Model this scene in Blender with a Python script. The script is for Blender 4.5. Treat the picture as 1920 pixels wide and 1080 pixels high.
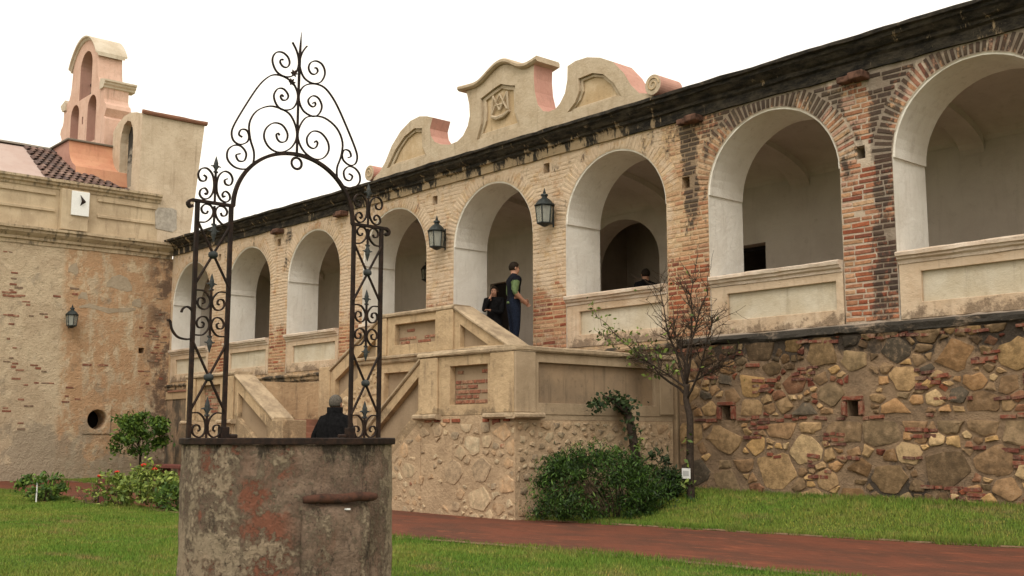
import bpy, bmesh, math, random
import numpy as np
from mathutils import Vector, Matrix, noise as mnoise
from mathutils.geometry import tessellate_polygon

for o in list(bpy.data.objects):
    bpy.data.objects.remove(o)
S = bpy.context.scene
R = math.radians
random.seed(7)
rng = np.random.default_rng(7)

# ------------------------------------------------------------------ camera
cam_d = bpy.data.cameras.new('camera')
cam = bpy.data.objects.new('camera', cam_d)
S.collection.objects.link(cam)
cam.location = (0.0, -15.0, 1.45)
YAW, PITCH = R(41.268), R(7.674)
fwd = Vector((-math.cos(YAW) * math.cos(PITCH), math.sin(YAW) * math.cos(PITCH), math.sin(PITCH)))
cam.rotation_euler = fwd.to_track_quat('-Z', 'Y').to_euler()
cam_d.sensor_width = 36.0
cam_d.lens = 36.0 * 2078.0 / 1920.0
cam_d.clip_end = 2000.0
S.camera = cam

# ------------------------------------------------------------------ overcast sky, weak wide sun, exposure
SUN_EL, SUN_AZ = R(50), R(138)      # azimuth measured from +Y towards +X
W = bpy.data.worlds.new('World')
S.world = W
W.use_nodes = True
wn = W.node_tree
bg = wn.nodes['Background']
sky = wn.nodes.new('ShaderNodeTexSky')
sky.sky_type = 'NISHITA'
sky.sun_disc = False
sky.sun_elevation = SUN_EL
sky.sun_rotation = SUN_AZ
sky.dust_density = 4.0
mixw = wn.nodes.new('ShaderNodeMix')
mixw.data_type = 'RGBA'
mixw.inputs[0].default_value = 0.93                      # closed white cloud cover
mixw.inputs[7].default_value = (12.9, 12.0, 10.5, 1)
wn.links.new(sky.outputs[0], mixw.inputs[6])
wn.links.new(mixw.outputs[2], bg.inputs[0])
bg.inputs[1].default_value = 0.1

sun_d = bpy.data.lights.new('sun', 'SUN')
sun_d.energy = 1.4
sun_d.angle = R(28)
sun_d.color = (1.0, 0.95, 0.87)
sun = bpy.data.objects.new('sun', sun_d)
S.collection.objects.link(sun)
sd = Vector((math.sin(SUN_AZ) * math.cos(SUN_EL), math.cos(SUN_AZ) * math.cos(SUN_EL), math.sin(SUN_EL)))
sun.rotation_euler = sd.to_track_quat('Z', 'Y').to_euler()
sun.location = (5, -20, 30)

S.view_settings.view_transform = 'Standard'
S.view_settings.look = 'None'
S.view_settings.exposure = 0.24
S.view_settings.gamma = 1.0
S.render.resolution_x, S.render.resolution_y = 1024, 576

# ------------------------------------------------------------------ material helpers
class M:
    def __init__(s, name, rough=0.9, spec=0.25):
        s.mat = bpy.data.materials.new(name)
        s.mat.use_nodes = True
        s.t = s.mat.node_tree
        s.b = s.t.nodes['Principled BSDF']
        s.b.inputs['Roughness'].default_value = rough
        s.b.inputs['Specular IOR Level'].default_value = spec
        g = s.n('ShaderNodeNewGeometry')
        s.pos = g.outputs['Position']
        s.island = g.outputs['Random Per Island']
        s.normal = g.outputs['True Normal']
        x = s.n('ShaderNodeSeparateXYZ')
        s.t.links.new(s.pos, x.inputs[0])
        s.X, s.Y, s.Z = x.outputs
    def n(s, t):
        return s.t.nodes.new(t)
    def put(s, sock, v):
        if isinstance(v, bpy.types.NodeSocket):
            s.t.links.new(v, sock)
        elif isinstance(v, (tuple, list)) and len(v) == 3 and sock.type == 'RGBA':
            sock.default_value = (*v, 1)
        else:
            sock.default_value = v
    def scaled(s, sx, sy, sz):
        k = s.n('ShaderNodeMapping')
        k.inputs['Scale'].default_value = (sx, sy, sz)
        s.t.links.new(s.pos, k.inputs[0])
        return k.outputs[0]
    def noise(s, scale, detail=4, rough=0.6, vec=None, dist=0.0):
        k = s.n('ShaderNodeTexNoise')
        k.inputs['Scale'].default_value = scale
        k.inputs['Detail'].default_value = detail
        k.inputs['Roughness'].default_value = rough
        k.inputs['Distortion'].default_value = dist
        s.t.links.new(vec or s.pos, k.inputs['Vector'])
        return k.outputs['Fac']
    def rng(s, v, a, b, c=0.0, d=1.0):
        k = s.n('ShaderNodeMapRange')
        k.interpolation_type = 'SMOOTHSTEP'
        s.put(k.inputs[0], v)
        for i, q in enumerate((a, b, c, d)):
            k.inputs[i + 1].default_value = q
        return k.outputs[0]
    def math(s, op, a, b=0.0):
        k = s.n('ShaderNodeMath')
        k.operation = op
        s.put(k.inputs[0], a)
        s.put(k.inputs[1], b)
        return k.outputs[0]
    def mix(s, f, a, b, mode='MIX'):
        k = s.n('ShaderNodeMix')
        k.data_type = 'RGBA'
        k.blend_type = mode
        s.put(k.inputs[0], f)
        s.put(k.inputs[6], a)
        s.put(k.inputs[7], b)
        return k.outputs[2]
    def attr(s, name):
        k = s.n('ShaderNodeAttribute')
        k.attribute_name = name
        return k.outputs['Color']
    def objcol(s):
        return s.n('ShaderNodeObjectInfo').outputs['Color']
    def bump(s, h, strength=0.5, dist=0.02):
        k = s.n('ShaderNodeBump')
        k.inputs['Strength'].default_value = strength
        k.inputs['Distance'].default_value = dist
        s.t.links.new(h, k.inputs['Height'])
        s.t.links.new(k.outputs[0], s.b.inputs['Normal'])
    def soot(s):
        """soot and algae on the arcade: under the cornice, down two gutters' drips and round the right-hand arches"""
        n1 = s.noise(2.3, 7, 0.72, vec=s.scaled(1.5, 1.5, 0.75))
        right = s.rng(s.X, -13.4, -10.8)
        t = s.math('ADD', n1, s.math('MULTIPLY', s.rng(s.Z, 6.4, 7.1, 0, 0.16), s.rng(s.X, -14.5, -12.5, 0.45, 1.0)))
        t = s.math('ADD', t, s.math('MULTIPLY', right, 0.022))
        t = s.math('ADD', t, s.math('MULTIPLY', s.math('ADD', s.noise(9, 5, 0.75), -0.5), 0.32))
        d1 = s.math('ABSOLUTE', s.math('ADD', s.math('ADD', s.X, 12.33 - 0.2), s.math('MULTIPLY', s.noise(5, 5, 0.7), 0.4)))
        t = s.math('ADD', t, s.math('MULTIPLY', s.rng(d1, 0.26, 0.05, 0, 0.26), s.rng(s.Z, 4.3, 5.8)))
        d2 = s.math('ABSOLUTE', s.math('ADD', s.math('ADD', s.X, 8.60 - 0.2), s.math('MULTIPLY', s.noise(4, 5, 0.7), 0.4)))
        t = s.math('ADD', t, s.rng(d2, 0.36, 0.08, 0, 0.20))
        d3 = s.math('ABSOLUTE', s.math('ADD', s.X, 26.3))
        t = s.math('ADD', t, s.math('MULTIPLY', s.rng(d3, 0.3, 0.08, 0, 0.12), s.rng(s.Z, 4.6, 6.0)))
        for c, w in ((-10.63, 0.125), (-7.13, 0.075)):
            dx = s.math('ADD', s.X, -c); dz = s.math('MAXIMUM', s.math('ADD', s.Z, -5.62), -0.4)
            r = s.math('SQRT', s.math('ADD', s.math('MULTIPLY', dx, dx), s.math('MULTIPLY', dz, dz)))
            t = s.math('ADD', t, s.math('MULTIPLY', s.rng(r, 1.85, 1.6, 0, w), s.rng(s.Z, 5.2, 5.8)))
        return s.rng(t, 0.60, 0.73, 0, 0.90)
    def skin(s, c):
        """thin cream limewash left over brick and joint alike in the middle and left bays"""
        f = s.math('ADD', s.noise(3.4, 7, 0.74), s.rng(s.X, -11.2, -13.6, -0.26, 0.10))
        f = s.math('ADD', f, s.rng(s.Z, 4.75, 4.0, 0.0, -0.16))
        cr = s.mix(s.noise(1.6, 5, 0.65), (0.655, 0.53, 0.395), (0.52, 0.385, 0.265))
        return s.mix(s.rng(f, 0.45, 0.63, 0, 0.88), c, cr)
    def col(s, c):
        s.put(s.b.inputs['Base Color'], c)
        return s.mat

def plaster(name, c1, c2, dirt=(0.12, 0.09, 0.06), dirt_amt=0.5, streak=0.5, sc=1.0, bump=0.35, rough=0.92, foot=None):
    m = M(name, rough)
    f = m.rng(m.noise(1.3 * sc, 6, 0.62, dist=0.3), 0.35, 0.68)
    c = m.mix(f, c1, c2)
    f2 = m.rng(m.noise(5.5 * sc, 5, 0.7), 0.56, 0.78)
    c = m.mix(m.math('MULTIPLY', f2, dirt_amt), c, dirt)
    st = m.rng(m.noise(2.2 * sc, 5, 0.65, vec=m.scaled(2.2, 2.2, 0.22)), 0.52, 0.8)
    c = m.mix(m.math('MULTIPLY', st, streak), c, tuple(q * 0.8 for q in dirt))
    if foot:      # splash dirt and algae creeping up from the foot
        z0, z1, amt = foot
        g = m.math('ADD', m.noise(3.5, 7, 0.75), m.rng(m.Z, z1, z0, -0.06, 0.16))
        c = m.mix(m.rng(g, 0.55, 0.68, 0, amt), c, tuple(q * 0.55 for q in dirt))
    fine = m.noise(38 * sc, 3, 0.7)
    c = m.mix(m.rng(fine, 0.25, 0.8, 0.0, 0.28), c, tuple(min(1, q * 1.25) for q in c2), 'MIX')
    h = m.math('ADD', m.math('MULTIPLY', fine, 0.4), m.noise(7 * sc, 5, 0.6))
    m.bump(h, bump, 0.03)
    return m.col(c)

def tinted(name, src, amp=0.45, sc=20.0, rough=0.92, bump=0.5, wash=None, wash_lo=0.55, grime=0.0):
    """colour per piece (object colour or stored attribute), broken up by grain"""
    m = M(name, rough)
    c = m.objcol() if src == 'object' else m.attr('tint')
    n1 = m.noise(sc, 5, 0.7)
    c = m.mix(m.rng(n1, 0.3, 0.75), m.mix(1.0, c, (1 - amp, 1 - amp, 1 - amp), 'MULTIPLY'),
              m.mix(1.0, c, (1 + amp * 0.5,) * 3, 'MULTIPLY'))
    if wash:
        c = m.mix(m.rng(m.noise(9, 5, 0.75), wash_lo, wash_lo + 0.20, 0, 0.85), c, wash)
    if grime:
        c = m.mix(m.math('MULTIPLY', m.rng(m.noise(3.0, 5, 0.7), 0.52, 0.75), grime), c, (0.03, 0.026, 0.022))
    m.bump(m.noise(sc * 1.6, 5, 0.75), bump, 0.02)
    return m.col(c)

MAT = {}
MAT['white'] = plaster('whitewash', (0.79, 0.755, 0.69), (0.71, 0.665, 0.595), (0.40, 0.335, 0.26), 0.38, 0.42, sc=1.4, bump=0.5)
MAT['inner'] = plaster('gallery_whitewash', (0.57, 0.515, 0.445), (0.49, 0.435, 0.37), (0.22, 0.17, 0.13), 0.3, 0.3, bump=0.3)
MAT['stair'] = plaster('stair_plaster', (0.56, 0.41, 0.25), (0.40, 0.285, 0.17), (0.125, 0.095, 0.066), 0.7, 0.8, sc=1.5, bump=0.8, foot=(1.7, 2.2, 0.55))
MAT['coping'] = plaster('coping_plaster', (0.52, 0.40, 0.265), (0.30, 0.225, 0.15), (0.085, 0.067, 0.05), 0.85, 0.4, sc=2.4, bump=0.9)
MAT['terrace'] = plaster('terrace_plaster', (0.46, 0.33, 0.20), (0.36, 0.25, 0.15), (0.10, 0.08, 0.06), 0.6, 0.75)
MAT['damp'] = plaster('damp_panel_plaster', (0.34, 0.24, 0.15), (0.24, 0.175, 0.115), (0.09, 0.072, 0.052), 0.7, 0.8, sc=1.3)  # side panel of the landing: dirt plus recess and tree shade painted in
MAT['panel'] = plaster('parapet_panel_plaster', (0.58, 0.525, 0.42), (0.50, 0.43, 0.315), (0.28, 0.215, 0.145), 0.5, 0.6, sc=1.4, bump=0.5)
MAT['parapet'] = plaster('parapet_plaster', (0.60, 0.475, 0.345), (0.50, 0.365, 0.245), (0.20, 0.14, 0.095), 0.5, 0.55, sc=1.5, bump=0.6, foot=(3.15, 3.5, 0.8))
MAT['rail'] = plaster('parapet_rail', (0.68, 0.58, 0.48), (0.54, 0.42, 0.315), (0.22, 0.155, 0.115), 0.6, 0.3, sc=2, bump=0.7)
MAT['pediment'] = plaster('pediment_plaster', (0.53, 0.435, 0.32), (0.43, 0.335, 0.23), (0.22, 0.16, 0.10), 0.6, 0.6, sc=1.6, bump=0.6)
MAT['pedpanel'] = plaster('pediment_panel', (0.42, 0.295, 0.165), (0.58, 0.45, 0.30), (0.20, 0.115, 0.055), 0.8, 0.8, sc=1.6)  # recess shade deepened in the colour by darker stains
MAT['pink'] = plaster('pink_plaster', (0.49, 0.275, 0.215), (0.42, 0.225, 0.175), (0.25, 0.15, 0.115), 0.6, 0.6, sc=1.6)
MAT['gable'] = plaster('bell_gable_plaster', (0.63, 0.43, 0.34), (0.56, 0.36, 0.275), (0.34, 0.22, 0.165), 0.55, 0.65, sc=1.5, bump=0.6)
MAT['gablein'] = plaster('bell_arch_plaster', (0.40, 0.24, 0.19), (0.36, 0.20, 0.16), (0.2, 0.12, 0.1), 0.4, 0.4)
MAT['gabletrim'] = plaster('bell_gable_trim', (0.58, 0.51, 0.41), (0.48, 0.40, 0.30), (0.24, 0.19, 0.14), 0.6, 0.4, sc=1.6)
MAT['orange'] = plaster('orange_plaster', (0.58, 0.31, 0.19), (0.52, 0.25, 0.155), (0.38, 0.17, 0.10), 0.5, 0.6, sc=1.4)
MAT['ctower'] = plaster('tower_plaster', (0.58, 0.475, 0.355), (0.47, 0.37, 0.265), (0.26, 0.185, 0.12), 0.6, 0.6, sc=1.4, bump=0.7)
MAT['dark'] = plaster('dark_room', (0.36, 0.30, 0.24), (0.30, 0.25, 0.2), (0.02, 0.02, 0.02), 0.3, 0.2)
MAT['darkwood'] = plaster('dark_door_wood', (0.018, 0.013, 0.010), (0.012, 0.009, 0.008), (0.01, 0.01, 0.01), 0.3, 0.5)
MAT['step'] = plaster('step_brick', (0.30, 0.14, 0.09), (0.24, 0.12, 0.08), (0.12, 0.08, 0.06), 0.5, 0.2, sc=2)
MAT['roof'] = plaster('flat_roof', (0.2, 0.17, 0.14), (0.16, 0.14, 0.11), (0.05, 0.05, 0.05), 0.5, 0.2)
MAT['roofpink'] = plaster('nave_roof_render', (0.46, 0.36, 0.32), (0.42, 0.31, 0.27), (0.3, 0.2, 0.18), 0.4, 0.1)
MAT['rubble_mortar'] = plaster('stair_rubble_mortar', (0.53, 0.385, 0.245), (0.40, 0.285, 0.18), (0.20, 0.135, 0.088), 0.65, 0.4, sc=2.6, bump=1.0)
MAT['wall_mortar'] = plaster('stone_wall_mortar', (0.30, 0.205, 0.13), (0.18, 0.13, 0.088), (0.06, 0.048, 0.038), 0.85, 0.5, sc=2.6, bump=1.0)
def mat_wall_mortar():
    m = M('stone_wall_mortar', 0.95)
    c = m.mix(m.rng(m.noise(3, 6, 0.65), 0.35, 0.65), (0.36, 0.245, 0.15), (0.24, 0.165, 0.105))
    c = m.mix(m.rng(m.noise(13, 6, 0.75), 0.56, 0.72, 0, 0.65), c, (0.10, 0.075, 0.055))
    c = m.mix(m.rng(m.noise(8, 5, 0.7), 0.58, 0.70, 0, 0.6), c, (0.36, 0.265, 0.18))
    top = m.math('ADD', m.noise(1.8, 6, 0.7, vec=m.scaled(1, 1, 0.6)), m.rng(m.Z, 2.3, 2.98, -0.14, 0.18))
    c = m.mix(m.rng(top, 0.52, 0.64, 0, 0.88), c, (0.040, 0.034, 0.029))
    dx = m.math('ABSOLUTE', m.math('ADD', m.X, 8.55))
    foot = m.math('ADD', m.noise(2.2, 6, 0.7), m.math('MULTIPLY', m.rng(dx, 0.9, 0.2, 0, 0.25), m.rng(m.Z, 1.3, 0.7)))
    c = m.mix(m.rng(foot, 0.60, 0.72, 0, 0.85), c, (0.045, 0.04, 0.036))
    m.bump(m.math('ADD', m.noise(24, 6, 0.8), m.noise(7, 5, 0.65)), 1.0, 0.05)
    return m.col(c)
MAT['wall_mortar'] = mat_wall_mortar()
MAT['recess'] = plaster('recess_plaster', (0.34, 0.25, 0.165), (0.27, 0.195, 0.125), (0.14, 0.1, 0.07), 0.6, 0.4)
def mat_brick(name, src):
    m = M(name, 0.93)
    c = m.objcol() if src == 'object' else m.attr('tint')
    g = m.noise(16, 5, 0.7)
    c = m.mix(m.rng(g, 0.3, 0.75), m.mix(1.0, c, (0.72, 0.70, 0.68), 'MULTIPLY'), m.mix(1.0, c, (1.14, 1.14, 1.14), 'MULTIPLY'))
    c = m.skin(c)
    c = m.mix(m.soot(), c, m.mix(m.noise(12, 5, 0.7), (0.018, 0.016, 0.015), (0.075, 0.06, 0.048)))
    m.bump(m.math('ADD', m.noise(30, 5, 0.75), m.noise(9, 4, 0.6)), 0.7, 0.02)
    return m.col(c)
MAT['brick_o'] = mat_brick('brick_piece', 'object')
MAT['brick_a'] = mat_brick('brick_course', 'attr')
MAT['redbrick_o'] = tinted('bare_brick', 'object', wash=(0.46, 0.345, 0.23), wash_lo=0.52, grime=0.35)
MAT['wallbrick_o'] = tinted('mortared_brick', 'object', wash=(0.27, 0.185, 0.12), wash_lo=0.45, grime=0.5)
MAT['stone_o'] = tinted('field_stone', 'object', amp=0.45, sc=9, grime=0.35, wash=(0.30, 0.205, 0.128), wash_lo=0.54, bump=1.0)
MAT['stone_a'] = tinted('small_stone', 'attr', amp=0.45, sc=9, grime=0.35, wash=(0.30, 0.205, 0.128), wash_lo=0.54, bump=1.0)
MAT['rub_o'] = tinted('limed_stone', 'object', amp=0.4, sc=12, wash=(0.50, 0.365, 0.235), wash_lo=0.44, bump=0.8)
MAT['rub_a'] = tinted('limed_small_stone', 'attr', amp=0.4, sc=12, wash=(0.50, 0.365, 0.235), wash_lo=0.44, bump=0.8)
MAT['tile'] = tinted('roof_tile', 'object', amp=0.5, sc=14, bump=0.3)

def mat_facade():
    m = M('facade_mortar', 0.95)
    right = m.rng(m.X, -13.0, -10.5)
    cream = m.mix(m.rng(m.noise(1.1, 5, 0.6), 0.35, 0.7), (0.54, 0.38, 0.225), (0.42, 0.27, 0.155))
    pale = m.mix(m.rng(m.noise(2.5, 5, 0.6), 0.35, 0.7), (0.56, 0.46, 0.36), (0.42, 0.32, 0.235))
    c = m.mix(right, cream, pale)
    c = m.mix(m.rng(m.noise(6.0, 5, 0.75), 0.58, 0.76, 0, 0.5), c, (0.34, 0.18, 0.105))
    c = m.skin(c)
    c = m.mix(m.math('MULTIPLY', m.soot(), 0.58), c, m.mix(m.noise(12, 5, 0.7), (0.018, 0.016, 0.015), (0.075, 0.06, 0.048)))
    c = m.mix(m.rng(m.math('ADD', m.noise(4, 5, 0.7), m.rng(m.Z, 3.75, 3.15, 0, 0.2)), 0.62, 0.8, 0, 0.6), c, (0.16, 0.12, 0.09))
    m.bump(m.math('ADD', m.noise(26, 4, 0.75), m.noise(7, 4, 0.6)), 0.8, 0.025)
    return m.col(c)
MAT['facade'] = mat_facade()

def mat_cornice():
    m = M('sooty_cornice', 0.95)
    cream = m.mix(m.noise(3, 5, 0.6), (0.50, 0.38, 0.24), (0.36, 0.26, 0.165))
    lo = m.rng(m.Z, 7.42, 7.10, 0, 0.17)
    mid = m.math('MULTIPLY', m.rng(m.X, -24.0, -22.0), m.rng(m.X, -12.2, -14.5))
    clean = m.math('ADD', m.noise(1.5, 7, 0.72, vec=m.scaled(2.6, 2.0, 0.8)), m.math('MULTIPLY', mid, lo))
    clean = m.math('ADD', clean, m.rng(m.X, -28.0, -33.0, 0, 0.05))
    black = m.mix(m.rng(m.noise(6, 6, 0.75, vec=m.scaled(0.6, 1, 1.6)), 0.35, 0.68), (0.014, 0.013, 0.012), (0.075, 0.062, 0.046))
    black = m.mix(m.rng(m.noise(24, 4, 0.8), 0.60, 0.74, 0, 0.5), black, (0.17, 0.15, 0.10))
    c = m.mix(m.rng(clean, 0.60, 0.68), black, cream)
    m.bump(m.math('ADD', m.noise(30, 4, 0.75), m.noise(8, 4, 0.6)), 1.0, 0.03)
    return m.col(c)
MAT['cornice'] = mat_cornice()

def mat_church():
    m = M('church_render', 0.95)
    a = m.mix(m.rng(m.noise(1.0, 7, 0.68, dist=0.4), 0.40, 0.60), (0.63, 0.505, 0.35), (0.53, 0.41, 0.28))
    # rusty orange runs towards the corner
    zone = m.rng(m.math('ADD', m.Y, m.math('MULTIPLY', m.noise(3, 4, 0.6), 0.25)), -3.35, -3.15)
    o = m.math('MULTIPLY', zone, m.rng(m.noise(1.7, 7, 0.7, vec=m.scaled(1, 1.5, 0.6)), 0.36, 0.52))
    a = m.mix(m.math('MULTIPLY', o, 0.8), a, m.mix(m.noise(4, 5, 0.7), (0.55, 0.32, 0.17), (0.43, 0.245, 0.13)))
    a = m.mix(m.math('MULTIPLY', zone, m.rng(m.noise(1.9, 6, 0.7), 0.54, 0.62, 0, 0.8)), a, (0.62, 0.49, 0.33))
    a = m.mix(m.rng(m.noise(2.6, 7, 0.72, vec=m.scaled(1, 1, 0.7)), 0.57, 0.68, 0, 0.6), a, (0.32, 0.25, 0.18))
    a = m.mix(m.rng(m.noise(5.5, 6, 0.75), 0.58, 0.68, 0, 0.65), a, (0.60, 0.50, 0.365))
    # grey cement repairs low down
    low = m.math('ADD', m.noise(1.1, 5, 0.6), m.rng(m.Z, 2.6, 1.2, -0.08, 0.14))
    a = m.mix(m.rng(low, 0.53, 0.62, 0, 0.75), a, m.mix(m.noise(5, 5, 0.7), (0.40, 0.33, 0.245), (0.31, 0.25, 0.18)))
    a = m.mix(m.math('MULTIPLY', m.rng(m.Y, -1.1, -0.3), m.rng(m.noise(2, 6, 0.7), 0.42, 0.58)), a, (0.17, 0.11, 0.075))
    a = m.mix(m.rng(m.noise(13, 6, 0.8), 0.60, 0.70, 0, 0.6), a, (0.24, 0.18, 0.125))
    a = m.mix(m.rng(m.noise(2.0, 5, 0.7, vec=m.scaled(3, 3, 0.25)), 0.58, 0.78, 0, 0.35), a, (0.24, 0.19, 0.135))
    m.bump(m.math('ADD', m.noise(22, 5, 0.75), m.math('MULTIPLY', m.noise(4, 6, 0.65), 1.8)), 1.0, 0.05)
    return m.col(a)
MAT['church'] = mat_church()

def mat_ctrim(name, dark):
    m = M(name, 0.95)
    c = m.mix(m.rng(m.noise(1.4, 5, 0.6), 0.35, 0.65), (0.53, 0.42, 0.285), (0.41, 0.315, 0.21))
    c = m.mix(m.rng(m.noise(2.2, 6, 0.7, vec=m.scaled(2, 2.4, 0.3)), 0.52, 0.72, 0, 0.6), c, (0.25, 0.18, 0.12))
    c = m.mix(m.rng(m.noise(8, 6, 0.75), 0.56, 0.68, 0, 0.5), c, (0.60, 0.50, 0.37))
    c = m.mix(m.rng(m.noise(3.2, 6, 0.7, vec=m.scaled(1, 1.5, 1)), 0.62 - dark, 0.78 - dark, 0, 0.9), c, (0.13, 0.105, 0.075))
    m.bump(m.noise(20, 5, 0.7), 0.6, 0.02)
    return m.col(c)
MAT['ctrim'] = mat_ctrim('church_parapet_plaster', 0.0)
MAT['ccorn'] = mat_ctrim('church_cornice_plaster', 0.14)

def mat_terrace_dark():
    m = M('stained_terrace_wall', 0.95)
    c = m.mix(m.rng(m.noise(2, 5, 0.65), 0.35, 0.65), (0.36, 0.24, 0.15), (0.20, 0.15, 0.10))
    c = m.mix(m.rng(m.noise(1.6, 6, 0.7, vec=m.scaled(1.5, 1.5, 0.6)), 0.42, 0.6, 0, 0.85), c, (0.06, 0.05, 0.04))
    m.bump(m.noise(14, 5, 0.7), 0.8, 0.03)
    return m.col(c)
MAT['terrdark'] = mat_terrace_dark()

def mat_well():
    m = M('well_lime_render', 0.95)
    ang = m.math('ARCTAN2', m.math('ADD', m.Y, 10.975), m.math('ADD', m.X, 6.97))
    grey = m.mix(m.rng(m.noise(6, 7, 0.72), 0.35, 0.65), (0.20, 0.135, 0.096), (0.37, 0.262, 0.19))
    grey = m.mix(m.rng(m.noise(3, 6, 0.7, vec=m.scaled(2.2, 2.2, 0.5)), 0.48, 0.68, 0, 0.6), grey, (0.24, 0.125, 0.08))
    lawn = m.rng(ang, -0.40, -0.60)
    # rose paint left on the side by the lawn
    rz = m.math('MULTIPLY', lawn, m.rng(m.math('ADD', m.noise(2.6, 7, 0.66), m.math('MULTIPLY', m.noise(30, 4, 0.7), 0.06)), 0.49, 0.55))
    c = m.mix(m.math('MULTIPLY', rz, 0.9), grey, m.mix(m.noise(8, 5, 0.7), (0.33, 0.115, 0.068), (0.24, 0.10, 0.062)))
    # flaking pale limewash, thickest low down and at both flanks
    side = m.math('ADD', m.rng(ang, -0.6, -1.3, 0, 0.055), m.rng(ang, 0.42, 0.75, 0, 0.09))
    side = m.math('ADD', side, m.math('MULTIPLY', lawn, m.rng(m.Z, 1.0, 0.7, 0, 0.045)))
    lime = m.math('ADD', m.math('MULTIPLY', m.noise(5.5, 4, 0.6), 0.42), m.math('MULTIPLY', m.noise(24, 8, 0.82), 0.58))
    lime = m.math('ADD', lime, side)
    c = m.mix(m.rng(lime, 0.50, 0.56, 0, 0.9), c, m.mix(m.noise(14, 5, 0.75), (0.52, 0.42, 0.295), (0.33, 0.245, 0.165)))
    so = m.math('ADD', m.noise(4.2, 8, 0.78, vec=m.scaled(1.6, 1.6, 0.5)), m.rng(m.Z, 1.25, 1.42, 0, 0.13))
    so = m.math('ADD', so, m.math('MULTIPLY', m.rng(ang, -0.42, -0.2), m.rng(ang, 0.5, 0.25, 0, 0.07)))
    c = m.mix(m.rng(so, 0.585, 0.69, 0, 0.8), c, (0.050, 0.040, 0.031))
    c = m.mix(m.rng(m.noise(40, 5, 0.8), 0.56, 0.66, 0, 0.8), c, (0.050, 0.037, 0.028))
    h = m.math('ADD', m.math('MULTIPLY', m.rng(lime, 0.50, 0.58), 0.9), m.math('ADD', m.noise(26, 6, 0.8), m.noise(7, 4, 0.6)))
    m.bump(h, 1.0, 0.045)
    return m.col(c)
MAT['well'] = mat_well()

def mat_iron(name, c1, c2, rough):
    m = M(name, rough, 0.2)
    c = m.mix(m.rng(m.noise(18, 5, 0.7), 0.4, 0.7), c1, c2)
    m.bump(m.noise(60, 3, 0.7), 0.4, 0.004)
    return m.col(c)
MAT['iron'] = mat_iron('wrought_iron', (0.013, 0.0075, 0.0055), (0.036, 0.018, 0.011), 0.7)
MAT['greyiron'] = mat_iron('cast_lead_grey', (0.035, 0.04, 0.04), (0.06, 0.062, 0.06), 0.65)
MAT['lampiron'] = mat_iron('lantern_iron', (0.020, 0.024, 0.024), (0.045, 0.055, 0.052), 0.45)
MAT['rust'] = mat_iron('rusty_bar', (0.085, 0.038, 0.025), (0.03, 0.019, 0.015), 0.95)

def mat_glass():
    m = M('lantern_glass', 0.15, 0.5)
    m.b.inputs['Transmission Weight'].default_value = 0.7
    m.b.inputs['IOR'].default_value = 1.1
    return m.col((0.62, 0.63, 0.58))
MAT['glass'] = mat_glass()

def mat_grass(name, attr):
    m = M(name, 0.8, 0.2)
    big = m.rng(m.noise(0.55, 5, 0.6), 0.35, 0.68)
    c = m.mix(big, (0.108, 0.195, 0.025), (0.175, 0.222, 0.038))
    c = m.mix(m.rng(m.noise(3.0, 4, 0.6), 0.48, 0.70, 0, 0.6), c, (0.25, 0.22, 0.07))
    c = m.mix(m.rng(m.noise(0.9, 6, 0.7, vec=m.scaled(0.7, 1.6, 1)), 0.56, 0.68, 0, 0.65), c, (0.24, 0.18, 0.075))
    if attr:
        c = m.mix(0.75, c, m.mix(1.0, c, m.attr('tint'), 'MULTIPLY'))
        m.b.inputs['Subsurface Weight'].default_value = 0.0
    else:
        c = m.mix(m.rng(m.noise(14, 4, 0.7), 0.3, 0.7), (0.06, 0.085, 0.02), c)
        m.bump(m.noise(40, 4, 0.8), 1.0, 0.05)
    return m.col(c)
MAT['soil'] = mat_grass('lawn_ground', False)
MAT['grass'] = mat_grass('grass_blades', True)

def mat_path():
    m = M('brick_dust_path', 0.9)
    c = m.mix(m.rng(m.noise(0.9, 6, 0.65, vec=m.scaled(1.0, 1.8, 1)), 0.35, 0.65), (0.160, 0.050, 0.027), (0.100, 0.040, 0.024))
    c = m.mix(m.rng(m.noise(2.4, 6, 0.7, vec=m.scaled(0.8, 2.2, 1)), 0.55, 0.70, 0, 0.8), c, (0.28, 0.085, 0.042))
    c = m.mix(m.rng(m.noise(18, 5, 0.75), 0.56, 0.72, 0, 0.4), c, (0.12, 0.07, 0.043))
    bt = m.n('ShaderNodeTexBrick')
    bt.inputs['Scale'].default_value = 3.2
    bt.inputs['Mortar Size'].default_value = 0.018
    bt.inputs['Color1'].default_value = (1, 1, 1, 1)
    bt.inputs['Color2'].default_value = (0.8, 0.78, 0.76, 1)
    bt.inputs['Mortar'].default_value = (0.62, 0.6, 0.56, 1)
    m.t.links.new(m.pos, bt.inputs['Vector'])
    c = m.mix(0.6, c, m.mix(1.0, c, bt.outputs['Color'], 'MULTIPLY'))
    m.bump(m.noise(30, 5, 0.7), 0.6, 0.015)
    return m.col(c)
MAT['path'] = mat_path()

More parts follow.
